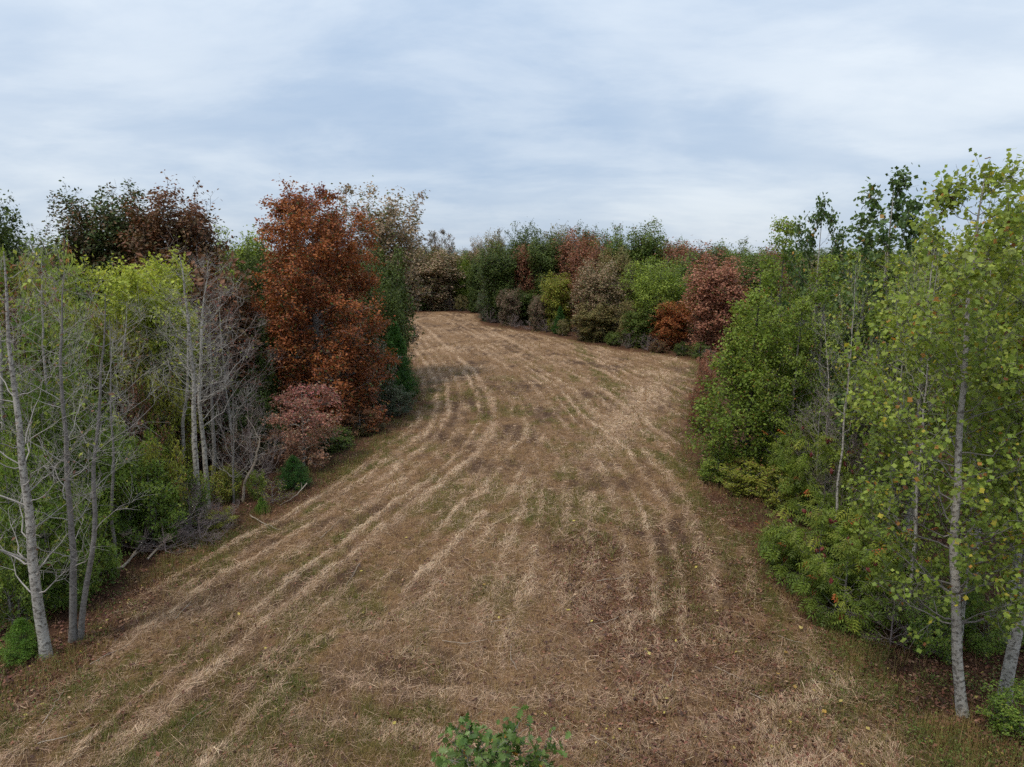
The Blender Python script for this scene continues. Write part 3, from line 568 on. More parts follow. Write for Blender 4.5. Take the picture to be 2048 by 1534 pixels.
# shrubs and saplings
def shrub(key, seed, h, w, nl, ns, ntw, lpt, leaf, tmpl, mat, bark=BARK_GREY, prof=None, **kw):
    prof = prof or [(0.08, w * 0.6), (0.35, w), (0.7, w * 0.85), (1.0, w * 0.3)]
    make_proto(key, grow(seed, h, prof, 0.012 * h + 0.012, nl=nl, ns=ns, ntw=ntw, lpt=lpt, leaf=leaf, tmpl=tmpl, twig_r=0.0045, sides=6, rise=0.9, limb_r=0.6, twig_len=0.25, jit=0.07, **kw), bark, bark, LM[mat])
shrub('hickory_a', 301, 3.2, 1.3, 22, 5, 4, 4, 0.26, LEAF_HICKORY, 'underwood')
shrub('hickory_b', 302, 3.0, 1.4, 22, 5, 4, 4, 0.24, LEAF_HICKORY, 'underwood')
shrub('bush_a', 303, 2.2, 1.2, 22, 6, 5, 7, 0.10, LEAF_SIMPLE, 'underyellow')
shrub('bush_b', 304, 2.6, 1.2, 24, 6, 5, 9, 0.11, LEAF_SIMPLE, 'underwood')
shrub('sparse_bush', 305, 2.0, 1.1, 16, 5, 5, 1, 0.10, LEAF_SIMPLE, 'underyellow', TWIG_MAUVE)
shrub('bare_bush', 307, 2.2, 1.2, 20, 6, 6, 0, 0.10, LEAF_SIMPLE, 'underyellow', TWIG_MAUVE, up=0.4)
shrub('sumac', 306, 2.6, 1.35, 24, 4, 3, 3, 0.40, LEAF_SUMAC, 'sumac', droop=0.7, flat=0.9)
make_proto('cedar_tall', conifer(311, 4.6, 1.25, 420, 70, 0.13), BARK_DARK, BARK_DARK, LM['cedar'])
make_proto('cedar_young', conifer(312, 1.6, 0.75, 190, 60, 0.075), BARK_DARK, BARK_DARK, LM['youngcedar'])

# ------------------------------------------------------------------ trees of the left wood
make_proto('orange', grow(401, 12.2, [(0.0, 2.9), (0.10, 3.3), (0.25, 3.2), (0.40, 3.0), (0.55, 2.8), (0.70, 2.55), (0.82, 2.15), (0.90, 1.5), (0.96, 0.9), (1.0, 0.4)], 0.2, td=0.8, nl=120, ns=8, ntw=6, lpt=12, shell=9000, bump=0.5, pf_=0.5, leaf=0.13, twig_r=0.005,
           lump=0.2, rise=0.35, hc=0.15, jit=0.09, sec_len=0.45, twig_len=0.4), BARK_GREY, BARK_GREY, LM['orange'])
place('orange', 'orange_oak_tree', 'big burnt orange oak bulging out over the edge of the mown field', 'tree', 634, 690, 36.5, 388, 134, rz=0.6)
make_proto('redtop', grow(402, 13.0, [(0.6, 0.6), (0.75, 1.8), (0.88, 1.6), (1.0, 0.5)], 0.16, nl=24, ns=7, ntw=6, lpt=6, leaf=0.17, twig_r=0.006, lump=0.4, rise=0.8), BARK_GREY, BARK_GREY, LM['darkred'])
place('redtop', 'dark_red_tree', 'thin dark red treetop rising just behind the burnt orange oak', 'tree', 637, 430, 41, 374, 62)
make_proto('greenbrown', grow(403, 13.5, dome(0.15, 3.2, 0.72, 0.75, 0.40), 0.22, td=0.65, rise=0.6, up=0.08, sec_len=0.42, nl=70, ns=6, ntw=5, lpt=2, shell=40000, leaf=0.21, twig_r=0.006, lump=0.10, hc=0.42), BARK_DARK, BARK_DARK, LM['greenbrown'])
place('greenbrown', 'oak_tree', 'tall oak with a green top turning brown lower down, behind the yellow green tree', 'tree', 214, 500, 41, 380, 92, rz=1.0)
make_proto('brownred', grow(404, 13.3, dome(0.15, 2.9, 0.66, 0.75, 0.55), 0.2, td=0.7, rise=0.6, up=0.08, sec_len=0.42, nl=66, ns=6, ntw=5, lpt=2, shell=36000, leaf=0.20, twig_r=0.006, lump=0.16, hc=0.4), BARK_DARK, BARK_DARK, LM['brownred'])
place('brownred', 'oak_tree', 'maroon brown oak with a pointed top beside the green topped oak', 'tree', 356, 510, 40, 385, 86, rz=2.2)
make_proto('yellowgreen', grow(405, 9.2, dome(0.3, 2.2, 0.66, 0.65), 0.13, td=0.75, shell=9000, nl=48, ns=8, ntw=6, lpt=11, leaf=0.145, twig_r=0.005, lump=0.25, rise=0.9, up=0.35, hc=0.5, jit=0.08), BARK_PALE, TWIG_GREY, LM['yellowgreen'])
place('yellowgreen', 'yellow_green_tree', 'bright yellow green tree in front of the tall brown oaks', 'tree', 288, 640, 27.5, 512, 108, rz=0.2)
place('tall_a', 'dark_oak_tree', 'dark green oak standing alone against the sky at the wood end', 'tree', -12, 460, 44, 403, 62, 'dark')
place('round_a', 'oak_tree', 'dull green oak low behind the dark green skyline oak', 'tree', 85, 530, 50, 474, 70, 'mid')
place('round_b', 'pale_green_tree', 'pale green tree in the skyline gap beside the burnt orange oak', 'tree', 487, 530, 55, 458, 58, 'lime')
place('edge_a', 'dark_oak_tree', 'dark green tree pressed against the shaded side of the burnt orange oak', 'tree', 517, 560, 42, 488, 48, 'dark')
place('tall_b', 'rust_tree', 'dull maroon tree behind the twin pale trunks', 'tree', 455, 640, 34, 545, 62, 'brownred')
make_proto('tanoak', grow(407, 13.8, dome(0.2, 3.1, 0.74, 0.75), 0.24, td=0.65, shell=9000, nl=60, ns=7, ntw=5, lpt=4, leaf=0.21, twig_r=0.008, lump=0.35, rise=0.8, sec_len=0.40, up=0.1), BARK_GREY, BARK_GREY, LM['tan'])
place('tanoak', 'tan_oak_tree', 'open tan grey oak with thinning leaves rising behind the burnt orange oak', 'tree', 762, 470, 51, 374, 84, rz=1.4)
place('edge_b', 'dark_oak_tree', 'dark green column of a tree between orange oak and cedar', 'tree', 772, 600, 47, 492, 50, 'dark')
place('edge_a', 'dark_oak_tree', 'dark green low tree leaning out behind the field edge cedar', 'tree', 775, 650, 44, 560, 36, 'dark')
place('airy', 'bare_pink_tree', 'almost bare pinkish tree poking up in the skyline dip', 'tree', 876, 500, 122, 460, 34, 'pinktan')
place('edge_b', 'tan_oak_tree', 'broad tan oak reaching low limbs over the far bend of the field', 'tree', 862, 560, 117, 497, 58, 'tan')
place('round_a', 'tan_oak_tree', 'olive tan oak tucked behind the dark green column tree', 'tree', 808, 560, 119, 490, 46, 'olive')
place('round_b', 'lime_tree', 'small lime green treetop behind the broad tan oak', 'tree', 822, 530, 128, 503, 22, 'lime')
place('cedar_tall', 'cedar_tree', 'dense dark green cedar cone at the tip of the orange oak', 'cedar', 792, 740, 42.5, 645, 46)
place('bush_b', 'grey_green_shrub', 'rounded grey green shrub at the foot of the cedar', 'shrub', 797, 815, 38.5, 775, 34, 'greyshrub')
shrub('seedshrub', 320, 3.6, 1.2, 26, 7, 5, 7, 0.10, LEAF_SIMPLE, 'seedshrub')
place('seedshrub', 'seeding_shrub', 'dark shrub flecked with whitish seed heads between orange oak and cedar', 'shrub', 757, 740, 38.8, 672, 42)
make_proto('dogwood', grow(408, 5.0, [(0.12, 1.1), (0.35, 1.5), (0.6, 1.6), (0.82, 1.25), (1.0, 0.4)], 0.07, nl=30, ns=6, ntw=5, lpt=8, leaf=0.13, twig_r=0.005, lump=0.4, rise=0.35, hc=0.75, jit=0.08, droop=0.9, flat=0.4), BARK_GREY, TWIG_GREY, LM['dogwood'])
place('dogwood', 'dogwood_tree', 'small dusty pink and rust dogwood in front of the burnt orange oak', 'tree', 603, 860, 29.0, 772, 74)
place('cedar_young', 'cedar_shrub', 'squat green cedar shrub below the dusty pink dogwood', 'cedar', 588, 955, 26.2, 912, 42, 'cedar')
place('cedar_young', 'cedar_shrub', 'little bright green cedar seedling at the field edge near the pale trunks', 'cedar', 524, 1020, 23.6, 992, 17)
place('cedar_young', 'cedar_shrub', 'bright green young cedar against the thickest pale trunk', 'cedar', 45, 1285, 14.6, 1232, 50)

# grey, nearly leafless trees whose trunks show
def bare_tree(key, name, label, path, D, top, trunk_r, seed, crown_px, group=None, lpt=0, leafm='underyellow', bark=BARK_PALE, twig=TWIG_GREY, tmpl=LEAF_SIMPLE, leaf=0.10, lo=0.35, nl=22, ns=5, ntw=4, **kw):
    pts = [atD(px, py, D) for px, py in path]; x0 = pts[0][0]; h = atD(path[-1][0], top, D)[1]
    r = np.random.default_rng(seed); P = np.array([(x - x0, 0.0, z) for x, z in pts]); P[0, 2] = -0.15
    zq = np.linspace(-0.15, h * 0.97, 16); yy = np.cumsum(r.normal(size=16)) * 0.035
    xe = np.interp(zq, P[:, 2], P[:, 0]); sl = (P[-1, 0] - P[-2, 0]) / max(0.2, P[-1, 2] - P[-2, 2]); xe = np.where(zq > P[-1, 2], P[-1, 0] + sl * (zq - P[-1, 2]), xe)
    xe = xe + np.concatenate([[0], np.cumsum(r.normal(size=15)) * 0.018]); tr = np.stack([xe, yy - yy[0], zq], 1)
    w = crown_px * D / FPX
    pf = [(lo, w * 0.85), (0.5 * (lo + 1), w), (0.85, w * 0.75), (1.0, w * 0.25)]
    a = dict(lump=0.5, rise=0.75, up=0.35, sec_len=0.5, twig_len=0.45, twig_r=0.003, limb_r=0.27, leaf=leaf, tmpl=tmpl, lpt=lpt, jit=0.06); a.update(kw)
    make_proto(key, grow(seed, h, pf, trunk_r, trunk=tr, nl=nl, ns=ns, ntw=ntw, **a), bark, twig, LM[leafm])
    return plant(PROTO[key], name, label, 'tree', x0, D, group=group)
GB = 'grey half bare trees at the left wood edge'
bare_tree('bare_a', 'bare_tree', 'thickest pale blotched trunk with bare forking limbs, beside the bright young cedar', [(92, 1312), (76, 1215), (60, 1110), (45, 950), (32, 840), (24, 740), (20, 640)], 14.6, 470, 0.12, 501, 150, GB, lo=0.2, nl=30, lpt=0.06, leafm='underbrown')
bare_tree('bare_b', 'bare_tree', 'slim grey trunk, straighter of the two joined at the base', [(143, 1272), (150, 1100), (146, 960), (150, 850), (140, 720), (138, 640)], 15.3, 520, 0.085, 502, 110, GB, lo=0.3, nl=24, lpt=0.15, leafm='underbrown', bark=BARK_GREY)
bare_tree('bare_c', 'bare_tree', 'slim grey trunk leaning away from the one joined at its base', [(158, 1270), (180, 1150), (200, 1060), (198, 920), (205, 800)], 15.4, 560, 0.07, 503, 100, GB, lo=0.4, nl=18, lpt=0.2, leafm='underyellow', bark=BARK_GREY)
bare_tree('bare_d', 'bare_tree', 'thin grey sapling by the fallen pale branch', [(232, 1128), (226, 1050), (232, 940), (226, 800)], 19.3, 620, 0.05, 504, 80, GB, lo=0.45, nl=16, lpt=0.3, bark=BARK_GREY)
bare_tree('bare_e', 'bare_tree', 'tall pale twin trunk, the thicker of the pair, twiggy top', [(400, 1052), (392, 930), (388, 830), (384, 720), (374, 600), (366, 540)], 22.6, 488, 0.115, 505, 95, GB, lo=0.5, nl=26, lpt=0.25, leafm='underyellow')
bare_tree('bare_f', 'bare_tree', 'tall pale twin trunk, the slimmer of the pair, fine bare side branches', [(416, 1012), (408, 900), (398, 800), (402, 700), (402, 620), (408, 560)], 24.2, 500, 0.10, 506, 105, GB, lo=0.45, nl=30, lpt=0.12, leafm='underyellow')
bare_tree('bare_g', 'bare_tree', 'dark straight trunk just behind the pale twin trunks', [(424, 985), (424, 860), (420, 760), (418, 700)], 25.3, 600, 0.09, 507, 60, GB, lo=0.6, nl=14, lpt=0.3, bark=BARK_GREY)
bare_tree('bare_h', 'bare_tree', 'pale crooked trunk that forks low behind the twin trunks', [(357, 930), (360, 840), (370, 770), (364, 690)], 25.8, 590, 0.09, 508, 75, GB, lo=0.5, nl=18, lpt=0.5, leafm='underyellow')
bare_tree('bare_i', 'bare_tree', 'leaning grey trunk rising out of the leafy thicket', [(332, 900), (318, 830), (305, 760), (298, 700)], 26.3, 600, 0.075, 509, 80, GB, lo=0.5, nl=18, lpt=0.4, leafm='underbrown')
bare_tree('bare_j', 'bare_sapling', 'leafless grey sapling spreading like a fan beside the dusty pink dogwood', [(467, 1012), (468, 930), (468, 870), (470, 780)], 24.6, 745, 0.04, 510, 62, GB, lo=0.3, nl=16, bark=BARK_GREY, rise=1.3)
bare_tree('bare_k', 'dead_snag', 'bent bleached dead snag beside the dusty pink dogwood', [(485, 1000), (492, 965), (508, 925), (517, 880), (505, 860)], 24.9, 825, 0.055, 511, 45, GB, lo=0.3, nl=9, ns=4, ntw=3, bark=DEADWOOD, twig=DEADWOOD, rise=0.3)
bare_tree('bare_l', 'bare_tree', 'mauve twiggy bare tree between twin trunks and orange oak', [(462, 960), (460, 860), (452, 760), (450, 690)], 28.6, 575, 0.08, 512, 80, GB, lo=0.4, nl=34, ns=7, ntw=6, lpt=0.25, leafm='darkred', twig=TWIG_MAUVE)
bare_tree('bare_m', 'bare_tree', 'grey bare tree beyond the wood edge thicket, feathery twigs', [(250, 990), (252, 860), (246, 760), (250, 680)], 24.5, 585, 0.07, 513, 85, GB, lo=0.4, nl=24, lpt=0.3, leafm='underbrown', twig=TWIG_GREY)
bare_tree('bare_n', 'bare_tree', 'grey bare tree with upswept feathery crown behind the thickest pale trunk', [(25, 1140), (24, 980), (14, 800), (10, 700)], 18.8, 500, 0.08, 514, 120, GB, lo=0.45, nl=28, lpt=0.35, leafm='underbrown')
bare_tree('bare_o', 'bare_tree', 'slender tree with scattered yellow green leaves behind the joined trunks', [(118, 1120), (112, 950), (104, 800), (100, 650)], 19.5, 492, 0.07, 515, 95, GB, lo=0.5, nl=24, lpt=1.2, leafm='tulip', leaf=0.15)

# leafy thicket under the left wood
TL = [('hickory_a', 60, 900, 18.5, 770, 75, 'underwood'), ('hickory_b', 130, 880, 20, 690, 80, 'underwood'), ('hickory_a', 215, 960, 20.5, 830, 70, 'underwood'), ('hickory_b', 270, 920, 22, 850, 60, 'underwood'),
      ('hickory_a', 20, 1040, 16.6, 900, 70, 'underwood'), ('hickory_b', 95, 1100, 16.9, 960, 75, 'underwood'), ('hickory_a', 175, 1080, 18.2, 960, 60, 'underwood'), ('hickory_b', 20, 1200, 15.9, 1040, 60, 'underwood'),
      ('hickory_a', 150, 1180, 17.0, 1080, 45, 'underwood'), ('bush_a', 318, 905, 21.6, 872, 48, 'underyellow'), ('bush_b', 300, 1000, 20.8, 920, 70, 'underwood'), ('bush_a', 370, 980, 22.2, 930, 50, 'underwood'),
      ('bush_a', 250, 830, 24, 760, 60, 'underbrown'), ('bush_a', 330, 820, 26, 740, 60, 'underyellow'), ('bush_b', 200, 700, 25, 610, 70, 'underyellow'), ('bush_b', 60, 620, 24, 520, 90, 'underyellow'),
      ('hickory_a', 120, 560, 26, 495, 70, 'tulip'), ('hickory_b', 40, 560, 30, 490, 60, 'lime'), ('bush_a', 440, 970, 24.8, 930, 40, 'underyellow'), ('bush_a', 430, 1045, 22.4, 1015, 40, 'underyellow'),
      ('bush_b', 445, 880, 30, 800, 60, 'dark'), ('bush_b', 500, 830, 32, 740, 60, 'dark'), ('bush_b', 480, 930, 28, 860, 50, 'underbrown'), ('bush_b', 380, 860, 29, 770, 60, 'underbrown'), ('bush_a', 460, 965, 25.0, 935, 24, 'lime'),
      ('bush_a', 512, 960, 25.2, 938, 20, 'lime'), ('bush_b', 320, 690, 31, 600, 60, 'olive'), ('bush_b', 420, 760, 33, 660, 60, 'brownred'), ('bush_b', 520, 720, 34, 640, 45, 'dark'), ('bush_b', 540, 900, 31, 830, 45, 'dark'),
      ('bush_b', 660, 900, 31.5, 860, 55, 'dark'), ('bush_b', 720, 860, 34.5, 820, 50, 'brownred'), ('hickory_a', -40, 1000, 17.5, 800, 80, 'underwood'), ('hickory_b', -30, 800, 20, 640, 90, 'underwood'),
      ('hickory_a', 170, 780, 23.5, 640, 80, 'underwood'), ('hickory_b', 90, 740, 22.5, 600, 90, 'underwood'), ('hickory_a', 260, 760, 25.5, 640, 70, 'underyellow'), ('bush_b', 110, 790, 24.5, 660, 70, 'underbrown'), ('bush_b', 190, 790, 24, 690, 60, 'underyellow'), ('bush_b', 20, 720, 23, 600, 80, 'underbrown')]
LBL = {'underwood': ('green_sapling', 'leafy green sapling in the thicket beneath the grey bare trees'), 'underyellow': ('yellowish_bush', 'yellow green bush in the thicket beneath the grey bare trees'),
       'underbrown': ('brownish_bush', 'brown leaved bush in the thicket beneath the grey bare trees'), 'dark': ('dark_bush', 'dark green bush in the deep shade near the orange oak'), 'lime': ('light_green_bush', 'light green bush in the wood behind the grey trunks'),
       'tulip': ('tulip_sapling', 'tall yellow green sapling top behind the grey bare trees'), 'olive': ('olive_bush', 'olive bush below the yellow green tree'), 'brownred': ('maroon_bush', 'maroon leaved bush close to the orange oak')}
for k, px, py, D, top, hw, mt in TL:
    nm, lb = LBL[mt]; wh_ = ('tall ' if D * (CAM_H - atD(px, top, D)[1]) < D * 5.5 else 'low ') + lb.split(' in the ')[0].split(' beh')[0].split(' bel')[0].split(' close')[0]
    ob_ = place(k, nm, lb, 'bush', px, py, D, top, hw, mt, 'thicket of the left wood: ' + nm.replace('_', ' ')); AUTO.append((ob_, wh_))
for px, py, D, top, hw, k in ((330, 1095, 20.3, 1040, 70, 'bare_bush'), (400, 1075, 21.0, 1030, 60, 'bare_bush'), (285, 1060, 21.2, 1000, 60, 'bare_bush'), (440, 1050, 22.3, 1000, 50, 'bare_bush'), (500, 870, 26.5, 800, 60, 'bare_bush'),
                             (545, 1000, 24.6, 960, 40, 'sparse_bush'), (380, 1020, 21.8, 960, 50, 'bare_bush')):
    AUTO.append((place(k, 'twiggy_bush', 'bare mauve grey twiggy bush tangled among the trunks', 'bush', px, py, D, top, hw, None, 'bare twiggy bushes of the left wood'), 'bare mauve grey twiggy bush'))

# ------------------------------------------------------------------ the far tree line beyond the field
FAR = [  # proto, name, label, px, py, D, top, hw, mat
    ('round_a', 'grey_green_tree', 'grey green rounded treetop at the skyline dip end of the far line', 955, 520, 122, 478, 17, 'tan'),
    ('round_b', 'olive_tree', 'olive treetop above the large dark front oak', 990, 520, 112, 462, 22, 'olive'),
    ('round_a', 'dark_oak_tree', 'large dark green oak standing forward where the far field pinches', 998, 570, 95, 487, 44, 'dark'),
    ('tall_a', 'dark_oak_tree', 'narrow dark green tree at the corner of the far bend', 950, 570, 112, 513, 16, 'dark'),
    ('edge_b', 'lime_tree', 'yellow green low tree deep in the far bend', 916, 570, 119, 520, 26, 'lime'),
    ('round_a', 'dark_oak_tree', 'dark green domed treetop on the far skyline beside the olive top', 1045, 500, 108, 449, 32, 'dark'),
    ('tall_b', 'red_brown_tree', 'narrow red brown tree wedged between two dark green oaks', 1054, 550, 95, 493, 28, 'rustbrown'),
    ('round_b', 'dark_oak_tree', 'deep green oak between the narrow red brown tree and the rusty oak', 1098, 520, 94, 462, 40, 'dark'),
    ('round_a', 'olive_tree', 'olive green top peeping behind the deep green oak', 1112, 490, 110, 453, 28, 'olive'),
    ('round_b', 'rusty_oak_tree', 'rusty pink brown oak, higher of two, on the far skyline', 1152, 510, 92, 460, 42, 'rustbrown'),
    ('round_a', 'rusty_oak_tree', 'rusty brown oak, lower of two, stepping forward of the higher one', 1180, 540, 83, 478, 40, 'rustbrown'),
    ('tall_a', 'green_oak_tree', 'green treetop behind the higher rusty oak', 1172, 490, 106, 452, 26, 'dark'),
    ('round_b', 'green_oak_tree', 'green oak right behind the brownish olive tree on the far line', 1226, 520, 88, 457, 40, 'mid'),
    ('tall_b', 'green_oak_tree', 'tallest green oak with a knobbly top on the far line', 1288, 520, 84, 446, 38, 'mid'),
    ('edge_a', 'olive_tree', 'brownish olive tree between the lower rusty oak and the lime tree', 1228, 570, 80, 498, 36, 'olive'),
    ('edge_b', 'tan_oak_tree', 'tan olive oak pushing out in front of the far line', 1196, 600, 75.5, 522, 46, 'tan'),
    ('edge_a', 'yellow_green_tree', 'yellow green and brown small tree in front of the lower rusty oak', 1115, 600, 84, 546, 34, 'underyellow'),
    ('edge_b', 'pinkish_tree', 'small pinkish tan tree under the large dark front oak', 1022, 615, 90.5, 578, 25, 'pinktan'),
    ('edge_b', 'pinkish_tree', 'small pinkish tan tree under the yellow green and brown tree', 1080, 625, 84.5, 590, 22, 'pinktan'),
    ('willowy', 'lime_tree', 'broad bright lime green tree with pale stems in the far line', 1316, 585, 71.5, 518, 68, 'lime'),
    ('round_a', 'rusty_tree', 'rusty maroon treetops above the lime and salmon trees', 1395, 530, 82, 486, 60, 'rustbrown'),
    ('round_b', 'rusty_tree', 'rusty maroon treetop just behind the broad lime tree', 1350, 530, 86, 488, 42, 'rustbrown'),
    ('round_a', 'green_oak_tree', 'green domed top behind the rusty maroon treetops', 1350, 510, 98, 481, 36, 'mid'),
    ('round_b', 'green_oak_tree', 'green domed top behind the salmon red tree', 1458, 520, 84, 482, 40, 'mid'),
    ('round_a', 'green_oak_tree', 'green olive tree beside the salmon red tree, towards the grove', 1500, 540, 72, 497, 40, 'mid'),
    ('edge_a', 'salmon_tree', 'salmon red tree at the grove end of the far line', 1432, 610, 63.5, 512, 60, 'salmon'),
    ('edge_b', 'rust_bush', 'dark rust low tree between lime tree and salmon tree', 1343, 650, 68, 600, 42, 'orange'),
    ('edge_b', 'dark_green_bush', 'dark green low tree at the foot of the tan olive oak', 1190, 645, 74.2, 605, 42, 'olive'),
    ('edge_a', 'green_bush', 'vivid green low tree under the lime tree', 1280, 660, 70, 615, 34, 'mid'),
    ('edge_b', 'olive_bush', 'olive low tree under the lime tree trunks', 1262, 650, 71.5, 600, 30, 'olive'),
    ('cedar_tall', 'cedar_tree', 'dark bushy cedar at the field edge below the yellow green and brown tree', 1120, 645, 81, 612, 18, 'cedar'),
    ('edge_a', 'dark_green_bush', 'dark green low tree behind the small pinkish trees', 1050, 620, 92, 580, 34, 'dark'),
    ('edge_a', 'grey_green_bush', 'grey green bush at the pinch of the far field', 975, 615, 97, 585, 20, 'greyshrub'),
]
for k, nm, lb, px, py, D, top, hw, mt in FAR: place(k, nm, lb, 'tree', px, py, D, top, hw, mt, 'trees of the far line beyond the field')
for i_, (px, top, hw, mt) in enumerate(((835, 500, 30, 'mid'), (862, 508, 26, 'lime'), (893, 496, 22, 'mid'), (925, 503, 24, 'mid'), (945, 500, 24, 'olive'), (905, 520, 28, 'lime'), (930, 525, 24, 'dark'), (870, 530, 30, 'olive'), (840, 535, 28, 'mid'))):
    place('edge_a' if i_ % 2 else 'round_b', 'distant_tree', 'distant hazy tree beyond the far bend of the field', 'tree', px, 560, 121 + (i_ * 7) % 19, top, hw, mt, 'distant trees beyond the far bend')
# woodland edge brush along the far line
rr = np.random.default_rng(77)
edge_px = [(812, 627), (835, 625), (858, 624), (880, 623), (902, 624), (925, 626), (948, 628), (985, 650), (1008, 654), (1035, 659), (1060, 662), (1090, 667), (1130, 675), (1160, 681), (1225, 692), (1255, 697), (1290, 702), (1320, 706), (1365, 712), (1395, 718), (1420, 722), (1450, 728), (1480, 735)]
for px, py in edge_px:
    x, y = G(px, py - 3); leafy_ = rr.random() < 0.6; mt = rr.choice(['olive', 'underbrown', 'dark', 'mid', 'brownred'])
    ob_ = place('bush_b' if leafy_ else 'bare_bush', 'edge_bush', 'low dark bush along the foot of the far tree line', 'bush', px + rr.uniform(-6, 6), py - 14, y, py - rr.uniform(22, 40), rr.uniform(14, 22),
        mt, 'low bushes at the foot of the far line'); AUTO.append((ob_, {'olive': 'low olive bush', 'underbrown': 'low brown bush', 'dark': 'low dark green bush', 'mid': 'low green bush', 'brownred': 'low maroon bush'}[mt] if leafy_ else 'low bare twiggy bush'))

# ------------------------------------------------------------------ trees of the right wood
make_proto('maple', grow(601, 8.4, [(0.0, 1.7), (0.12, 2.2), (0.3, 2.3), (0.5, 2.0), (0.7, 1.5), (0.88, 0.8), (1.0, 0.2)], 0.1, nl=50, ns=7, ntw=6, lpt=6, shell=10000, leaf=0.125, twig_r=0.0045, lump=0.4, rise=0.5, hc=0.6, jit=0.08, sec_len=0.42, twig_len=0.34), BARK_DARK, BARK_DARK, LM['grove'])
place('maple', 'maple_tree', 'dense green maple bulging into the field at the right wood edge', 'tree', 1500, 800, 27.6, 590, 108, rz=0.3)
make_proto('sweetgum', grow(602, 10.5, [(0.15, 1.6), (0.35, 1.8), (0.55, 1.5), (0.75, 1.0), (0.9, 0.55), (1.0, 0.15)], 0.1, nl=46, ns=6, ntw=5, lpt=9, leaf=0.14, twig_r=0.005, lump=0.4, rise=0.7, hc=0.4, jit=0.08), BARK_GREY, BARK_GREY, LM['grove'])
place('sweetgum', 'pointed_tree', 'pale green pointed tree rising behind the dense maple', 'tree', 1558, 640, 31.5, 443, 84)
make_proto('tulip_far', grow(603, 11.5, [(0.35, 1.2), (0.6, 1.7), (0.78, 1.6), (0.92, 1.0), (1.0, 0.35)], 0.11, nl=34, ns=6, ntw=4, lpt=7, leaf=0.145, tmpl=LEAF_TULIP_FAR, twig_r=0.005, lump=0.35, rise=1.1, up=0.5, sec_len=0.4), BARK_PALE, BARK_GREY, LM['tulipdark'])
place('tulip_far', 'tulip_tree', 'thin airy tulip tree showing sky through its narrow crown', 'tree', 1638, 520, 29, 404, 60, 'tulipdark')
make_proto('tulip_mid', grow(604, 11.6, [(0.3, 1.1), (0.55, 1.5), (0.75, 1.5), (0.9, 0.95), (1.0, 0.3)], 0.125, nl=36, ns=6, ntw=4, lpt=8, leaf=0.145, tmpl=LEAF_TULIP_FAR, twig_r=0.005, lump=0.3, rise=1.2, up=0.5, sec_len=0.4), BARK_PALE, BARK_GREY, LM['tulipdark'])
place('tulip_mid', 'tulip_tree', 'dark leaved tulip tree standing out tall against the sky', 'tree', 1778, 520, 22.8, 346, 92)

def leafy_hero(key, name, label, cat, g, x, y, bark, twig, mat, tmpl, n_single, part='leaf', rz=0.0, z=None):
    """a near plant whose closest leaves are each a part of their own"""
    pos, nrm, ax, s, _, c, v = g['leaf']
    zb = terrain(np.array([x]), np.array([y]))[0] if z is None else z
    W = pos + np.array([x, y, zb]); rel = W - np.array([0, 0, CAM_H]); dep = rel[:, 1] * CP - rel[:, 2] * SP
    px = 1024 + FPX * rel[:, 0] / dep; py = 767 - FPX * (rel[:, 1] * SP + rel[:, 2] * CP) / dep
    ok = (px > 0) & (px < 2048) & (py > 0) & (py < 1534); score = np.where(ok, s / dep, 0); idx = np.argsort(-score)[:n_single]
    keep = np.ones(len(pos), bool); keep[idx] = False
    p = make_proto(key, g, bark, twig, LM[mat], keep=np.nonzero(keep)[0])
    o = plant(p, name, label, cat, x, y, z=zb)
    rs = np.random.default_rng(5); var = []
    for k in range(14):
        V, F = tmpl; V = V.copy(); V[:, 2] += rs.uniform(-0.12, 0.05) * V[:, 0] ** 2; V[:, 1] *= rs.uniform(0.85, 1.1)
        me = build_mesh(key + '_leaf', V, F, {'c': np.array([rs.uniform(0.2, 0.9)]), 'v': np.array([rs.random()])}); me.materials.append(LM[mat]); var.append(me)
    from mathutils import Matrix
    for k in idx:
        zv = unit(nrm[k]); xv = unit(ax[k] - (ax[k] @ zv) * zv); yv = np.cross(zv, xv)
        lf = bpy.data.objects.new(part, var[int(rs.integers(14))]); COL.objects.link(lf); lf.parent = o
        M = Matrix(((*[float(q) for q in (xv[0] * s[k], yv[0] * s[k], zv[0] * s[k])], float(pos[k, 0])), (*[float(q) for q in (xv[1] * s[k], yv[1] * s[k], zv[1] * s[k])], float(pos[k, 1])),
                    (*[float(q) for q in (xv[2] * s[k], yv[2] * s[k], zv[2] * s[k])], float(pos[k, 2])), (0, 0, 0, 1)))
        lf.matrix_local = M
    return o
def px_trunk(path, D, h, seed, dy=0.03):
    pts = [atD(px, py, D) for px, py in path]; x0 = pts[0][0]; r = np.random.default_rng(seed)
    P = np.array([(x - x0, z) for x, z in pts]); P[0, 1] = -0.15; zq = np.linspace(-0.15, h * 0.97, 16)
    xe = np.interp(zq, P[:, 1], P[:, 0]) + np.concatenate([[0], np.cumsum(r.normal(size=15)) * 0.015]); yy = np.concatenate([[0], np.cumsum(r.normal(size=15)) * dy])
    return x0, np.stack([xe, yy, zq], 1)
TUL = dict(tmpl=LEAF_TULIP_FAR, twig_r=0.0042, lump=0.3, up=0.35, jit=0.09, droop=0.5, flat=0.75, limb_r=0.26, hc=0.45)
h5 = atD(1960, 330, 12.4)[1]; x5, tr5 = px_trunk([(1925, 1455), (1914, 1290), (1913, 1100), (1922, 900), (1932, 700), (1945, 500), (1955, 380)], 12.4, h5, 61)
